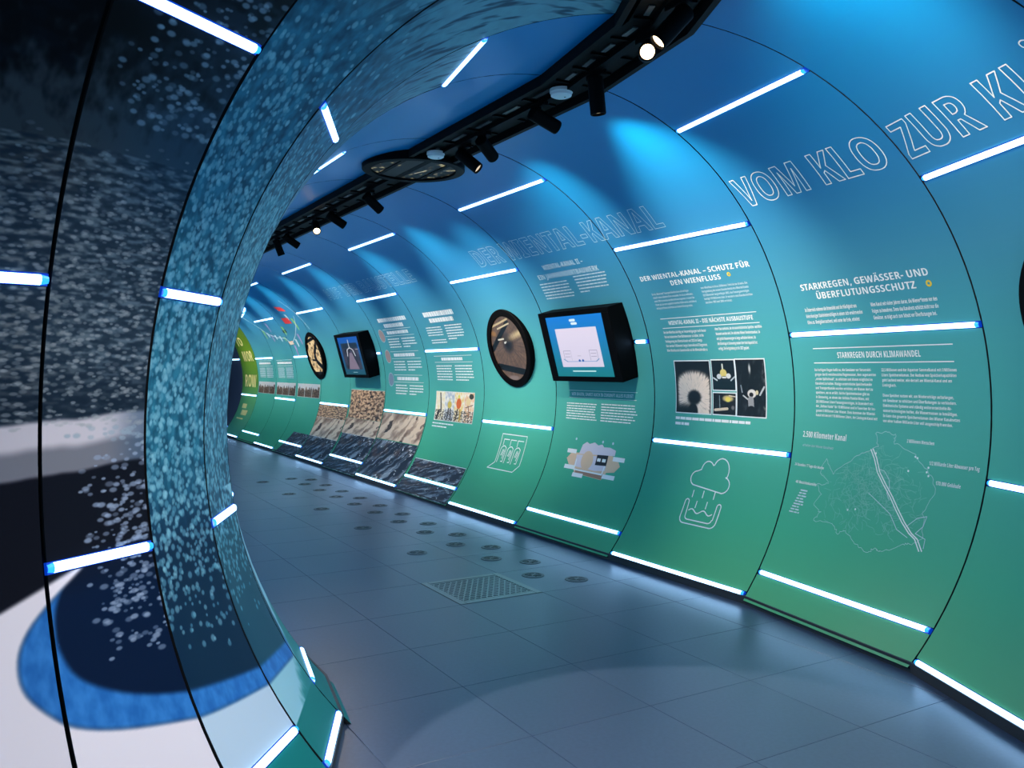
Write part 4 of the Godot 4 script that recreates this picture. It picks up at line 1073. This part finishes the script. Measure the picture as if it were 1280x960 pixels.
func monitor(label: String, x: float, t: float, wd: float, ht: float, screen: String):
	var depth := 0.18
	var tr := wall_frame(x, t, -0.003)
	var o := thing("monitor", label, "monitor", "", tr.origin); o.basis = tr.basis
	var mb := MB.new()
	mb.box(Transform3D(Basis.IDENTITY, Vector3(0, 0, depth * 0.5)), Vector3(wd, ht, depth), 0.004)
	obj("housing", mb, M["black_metal"], o)
	var bz := MB.new()
	var bw := wd * 0.095; var sh := ht * 0.07
	for e in [[0, ht * 0.5 - sh * 0.5, wd, sh], [0, -ht * 0.5 + sh * 0.5, wd, sh], [-wd * 0.5 + bw * 0.5, 0, bw, ht - 2 * sh], [wd * 0.5 - bw * 0.5, 0, bw, ht - 2 * sh]]:
		bz.box(Transform3D(Basis.IDENTITY, Vector3(e[0], e[1], depth + 0.004)), Vector3(e[2], e[3], 0.01), 0.002)
	obj("bezel", bz, M["black_metal"], o)
	var sc := MB.new(); var w := wd * 0.5 - bw; var h := ht * 0.5 - sh; var n := Vector3.BACK
	sc.quad(Vector3(-w, h, depth + 0.002), Vector3(w, h, depth + 0.002), Vector3(w, -h, depth + 0.002), Vector3(-w, -h, depth + 0.002), n, n, n, n, Vector2(0, 0), Vector2(1, 0), Vector2(1, 1), Vector2(0, 1))
	obj("screen", sc, M[screen], o)
	var l := AreaLight3D.new(); l.name = "screen_glow"; o.add_child(l)
	l.position = Vector3(0, 0, depth + 0.012); l.rotation = Vector3(0, PI, 0); l.area_size = Vector2(w * 1.9, h * 1.9); l.light_color = Color(0.6, 0.8, 1.0); l.light_energy = 0.05; l.shadow_enabled = true; l.area_range = 30.0

func porthole(label: String, tr: Transform3D, r: float, pic: String):
	# ring frame turned round the local z axis, picture disc set back inside it
	var o := thing("porthole", label, "porthole", "", tr.origin); o.basis = tr.basis
	var turn := Transform3D(Basis(Vector3.RIGHT, PI * 0.5), Vector3.ZERO)
	var mb := MB.new(); mb.lathe(turn, [[r, 0.0], [r, 0.058], [r - 0.006, 0.064], [r * 0.83, 0.064], [r * 0.82, 0.060], [r * 0.82, 0.035]], 64)
	obj("frame_ring", mb, M["black_metal"], o)
	var dm := MB.new(); dm.disc(Transform3D(Basis.IDENTITY, Vector3(0, 0, 0.048)), r * 0.825, 64)
	obj("picture_light", dm, M[pic], o)

func spotlight(label: String, base: Vector3, dir: Vector3, lit: float, lens: String, cone := 24.0, soft := 1.0):
	# adapter on the track, stem, joint and a cylinder head that points along dir
	var o := thing("track_spotlight", label, "spotlight", "spotlights on the ceiling track", base)
	dir = dir.normalized()
	var mb := MB.new(); mb.box(Transform3D(Basis(along_dir().cross(Vector3.UP), Vector3.UP, -along_dir()), Vector3(0, 0.005, 0)), Vector3(0.036, 0.03, 0.13), 0.003)
	obj("adapter", mb, M["black_metal"], o)
	var st := MB.new(); st.lathe(Transform3D(Basis.IDENTITY, Vector3(0, -0.055, 0)), [[0.0, 0.0], [0.012, 0.0], [0.012, 0.055]], 16)
	obj("stem", st, M["black_metal"], o)
	var piv := Vector3(0, -0.062, 0)
	var side := dir.cross(Vector3.UP); if side.length() < 0.05: side = along_dir()
	side = side.normalized()
	var b := Basis(side, dir, side.cross(dir).normalized())
	var c := piv + dir * 0.03
	var hd := MB.new(); hd.lathe(Transform3D(b, c), [[0.0, -0.085], [0.036, -0.085], [0.040, -0.08], [0.040, 0.095], [0.038, 0.1], [0.033, 0.1], [0.031, 0.088]], 28)
	obj("head", hd, M["black_metal"], o)
	var ln := MB.new(); ln.lathe(Transform3D(b, c), [[0.033, 0.086], [0.02, 0.0885], [0.0, 0.0895]], 24)
	obj("lens_light", ln, M[lens], o)
	if lit > 0.0:
		var l := SpotLight3D.new(); l.name = "spot_glow"; o.add_child(l)
		l.position = c + dir * 0.106
		l.basis = Basis.looking_at(dir, Vector3.UP if absf(dir.y) < 0.95 else along_dir())
		l.spot_angle = cone; l.spot_angle_attenuation = soft; l.spot_range = 40.0; l.spot_attenuation = 2.0
		l.light_color = SPOT_COLOR; l.light_energy = lit; l.light_size = 0.03; l.shadow_enabled = true

func build_track():
	var tk := thing("ceiling_track", "long black ceiling trough with a lighting track along the tunnel crown", "lighting track")
	for ring in range(K0 + 1, KEND + 1):
		var seg := []
		for k in [ring - 1, ring]:
			var h = HOOPS[k - K0]; var a := deg_to_rad(h[2])
			seg.append([Vector3(h[0], YC + R, -h[1]), Vector3(cos(a), 0, sin(a))])
		var bar := func(x0: float, x1: float, y0: float, y1: float, called: String, m: String, s0 := 0.0, s1 := 1.0):
			var mb := MB.new(); var p := []
			for s in [s0, s1]:
				var c: Vector3 = seg[0][0].lerp(seg[1][0], s); var r: Vector3 = seg[0][1].lerp(seg[1][1], s).normalized()
				p.append([c + r * x0 + Vector3.UP * y0, c + r * x1 + Vector3.UP * y0, c + r * x1 + Vector3.UP * y1, c + r * x0 + Vector3.UP * y1, r])
			mb.flat(p[0][0], p[0][1], p[1][1], p[1][0], Vector3.DOWN); mb.flat(p[0][3], p[0][2], p[1][2], p[1][3], Vector3.UP)
			mb.flat(p[0][0], p[0][3], p[1][3], p[1][0], -p[0][4]); mb.flat(p[0][1], p[0][2], p[1][2], p[1][1], p[0][4])
			mb.flat(p[0][0], p[0][1], p[0][2], p[0][3], p[0][0] - p[1][0]); mb.flat(p[1][0], p[1][1], p[1][2], p[1][3], p[1][0] - p[0][0])
			obj(called, mb, M[m], tk)
		bar.call(-0.185, -0.155, -0.065, 0.02, "trough_side", "trough_dark")
		bar.call(0.155, 0.185, -0.065, 0.02, "trough_side", "trough_dark")
		bar.call(-0.157, 0.157, 0.005, 0.02, "trough_back", "shell_black")
		bar.call(-0.022, 0.022, -0.06, 0.006, "track_rail", "black_metal")
		bar.call(-0.12, 0.12, -0.035, 0.0, "cable_tray", "black_metal")
		for i in 4:
			bar.call(-0.075, -0.05, -0.041, -0.035, "slot_plate", "slot_grey", 0.06 + i * 0.24, 0.18 + i * 0.24)
			bar.call(-0.11, 0.11, -0.045, -0.035, "cross_piece", "black_metal", 0.21 + i * 0.24, 0.225 + i * 0.24)
	var y := YC + R - 0.07
	var rt := right_dir(); var al := along_dir(); var dn := Vector3.DOWN
	spotlight("black track spotlight with a lit lens edge hanging by the printed ceiling", axis_point(-1.12, -0.235, y), gp(2.6, 188.0) - axis_point(-1.12, -0.235, y), 1.5, "spot_lens_lit", 30.0)
	spotlight("track spotlight with glowing lens beside the large outlined title", axis_point(-0.78, -0.115, y), (Vector3(0.0, 1.5, 0.5) - axis_point(-0.75, -0.1, y)), 0.5, "spot_lens_lit", 9.0)
	spotlight("black track spotlight hanging straight down next to the smoke detector", axis_point(-0.28, -0.03, y), (dn + rt * 0.12), 0.0, "spot_lens_dim")
	spotlight("black track spotlight aimed sideways past the smoke detector", axis_point(0.27, -0.02, y), (rt * 1.0 + dn * 0.35), 3.4, "spot_lens_dim", 36.0)
	spotlight("short black track spotlight before the round ceiling opening, farther of two", axis_point(0.95, 0.0, y), (rt * 0.8 + al * 0.5 + dn * 0.4), 3.4, "spot_lens_dim", 36.0)
	spotlight("black track spotlight at the near rim of the round ceiling opening", axis_point(1.28, 0.03, y), (rt * 0.5 - al * 0.5 + dn * 0.6), 3.4, "spot_lens_dim", 36.0)
	spotlight("black track spotlight aimed sideways just past the round ceiling opening", axis_point(2.95, 0.0, y), (rt * 1.0 + al * 0.2 + dn * 0.7), 3.4, "spot_lens_dim", 36.0)
	spotlight("black track spotlight next to the farther glowing lens", axis_point(3.9, 0.0, y), (rt * 0.9 + dn * 0.5), 3.4, "spot_lens_dim", 36.0)
	spotlight("track spotlight with glowing lens far along the tunnel", axis_point(4.42, 0.0, y), (Vector3(-0.6, 0.0, -4.0) - axis_point(4.42, 0.0, y)), 1.0, "spot_lens_lit", 20.0)
	spotlight("black track spotlight beyond the farther glowing lens", axis_point(5.4, 0.0, y), (rt * 1.0 + dn * 0.6), 3.4, "spot_lens_dim", 36.0)
	spotlight("farthest black track spotlight before the bubble print hides the track", axis_point(5.85, 0.0, y), (rt * 0.4 + dn * 1.0), 2.5, "spot_lens_dim", 38.0)
	spotlight("unseen track spotlight added to light the printed white basin", gp(0.55, 90.0, 0.07), gp(0.15, 206.0) - gp(0.55, 90.0, 0.07), 4.0, "spot_lens_dim", 34.0)  # out of view, added to throw warm light on the basin print
	spotlight("track spotlight lighting the floor in front of the visitor", gp(1.15, 90.0, 0.05), Vector3(0.72, 0.0, -2.75) - gp(1.15, 90.0, 0.07), 7.0, "spot_lens_dim", 23.5, 0.06)
	spotlight("track spotlight lighting the upper wall above the large outlined title", gp(1.75, 90.0, 0.05), gp(2.6, 60.0) - gp(1.75, 90.0, 0.05), 3.0, "spot_lens_dim", 40.0)
	for i in 6:  # hidden along the far track; the last one added to brighten the olive panel
		spotlight("unseen black track spotlight above %s" % ring_words(10 + i), axis_point(7.3 + 1.4 * i, 0.0, y), (rt * 1.0 + dn * 0.6), 3.4, "spot_lens_dim", 36.0)
	# smoke detectors
	for d in [["white smoke detector on the track between two spotlights", axis_point(0.05, -0.02, YC + R - 0.05)], ["white smoke detector at the rim of the round ceiling opening", axis_point(1.56, -0.05, YC + R - 0.055)]]:
		var o := thing("smoke_detector", d[0], "smoke detector", "", d[1])
		var mb := MB.new(); mb.lathe(Transform3D.IDENTITY, [[0.0, -0.032], [0.044, -0.032], [0.056, -0.026], [0.058, -0.012], [0.062, -0.010], [0.062, 0.008]], 32)
		obj("body", mb, M["white_plastic"], o)
		var eye := MB.new(); eye.lathe(Transform3D(Basis.IDENTITY, Vector3(0.02, -0.0325, 0)), [[0.0, -0.002], [0.005, -0.001], [0.006, 0.002]], 12)
		obj("indicator", eye, M["charcoal_metal"], o)

func build_fixtures():
	monitor("larger black wall monitor showing a white diagram on blue", 5.5, 15.8, 1.02, 0.62, "screen_overview")
	monitor("smaller black wall monitor showing a dark pipe picture on blue", 9.5, 15.6, 1.02, 0.64, "screen_pipe")
	porthole("black ringed porthole on the teal wall showing a brown sewer tunnel", wall_frame(6.5, 15.0, -0.004), 0.40, "picture_tunnel_light")
	porthole("black ringed porthole showing pale pipes with black bars", wall_frame(11.0, 15.4, -0.004), 0.40, "picture_pipes_light")
	porthole("black ringed porthole at the frame edge near the word ZUR", wall_frame(2.41, 15.5, -0.004), 0.40, "picture_cave_light")
	porthole("round black framed ceiling opening with a dark cave picture", Transform3D(Basis(right_dir(), -along_dir() * -1.0, Vector3.DOWN).orthonormalized(), axis_point(2.05, 0.0, YC + R - 0.01)), 0.38, "picture_cave_light")

func _ready():
	set_camera_and_light()
	make_materials()
	build_walls()
	build_floor()
	build_light_bars()
	build_print()
	build_fixtures()
	build_track()
	build_floor_fittings()
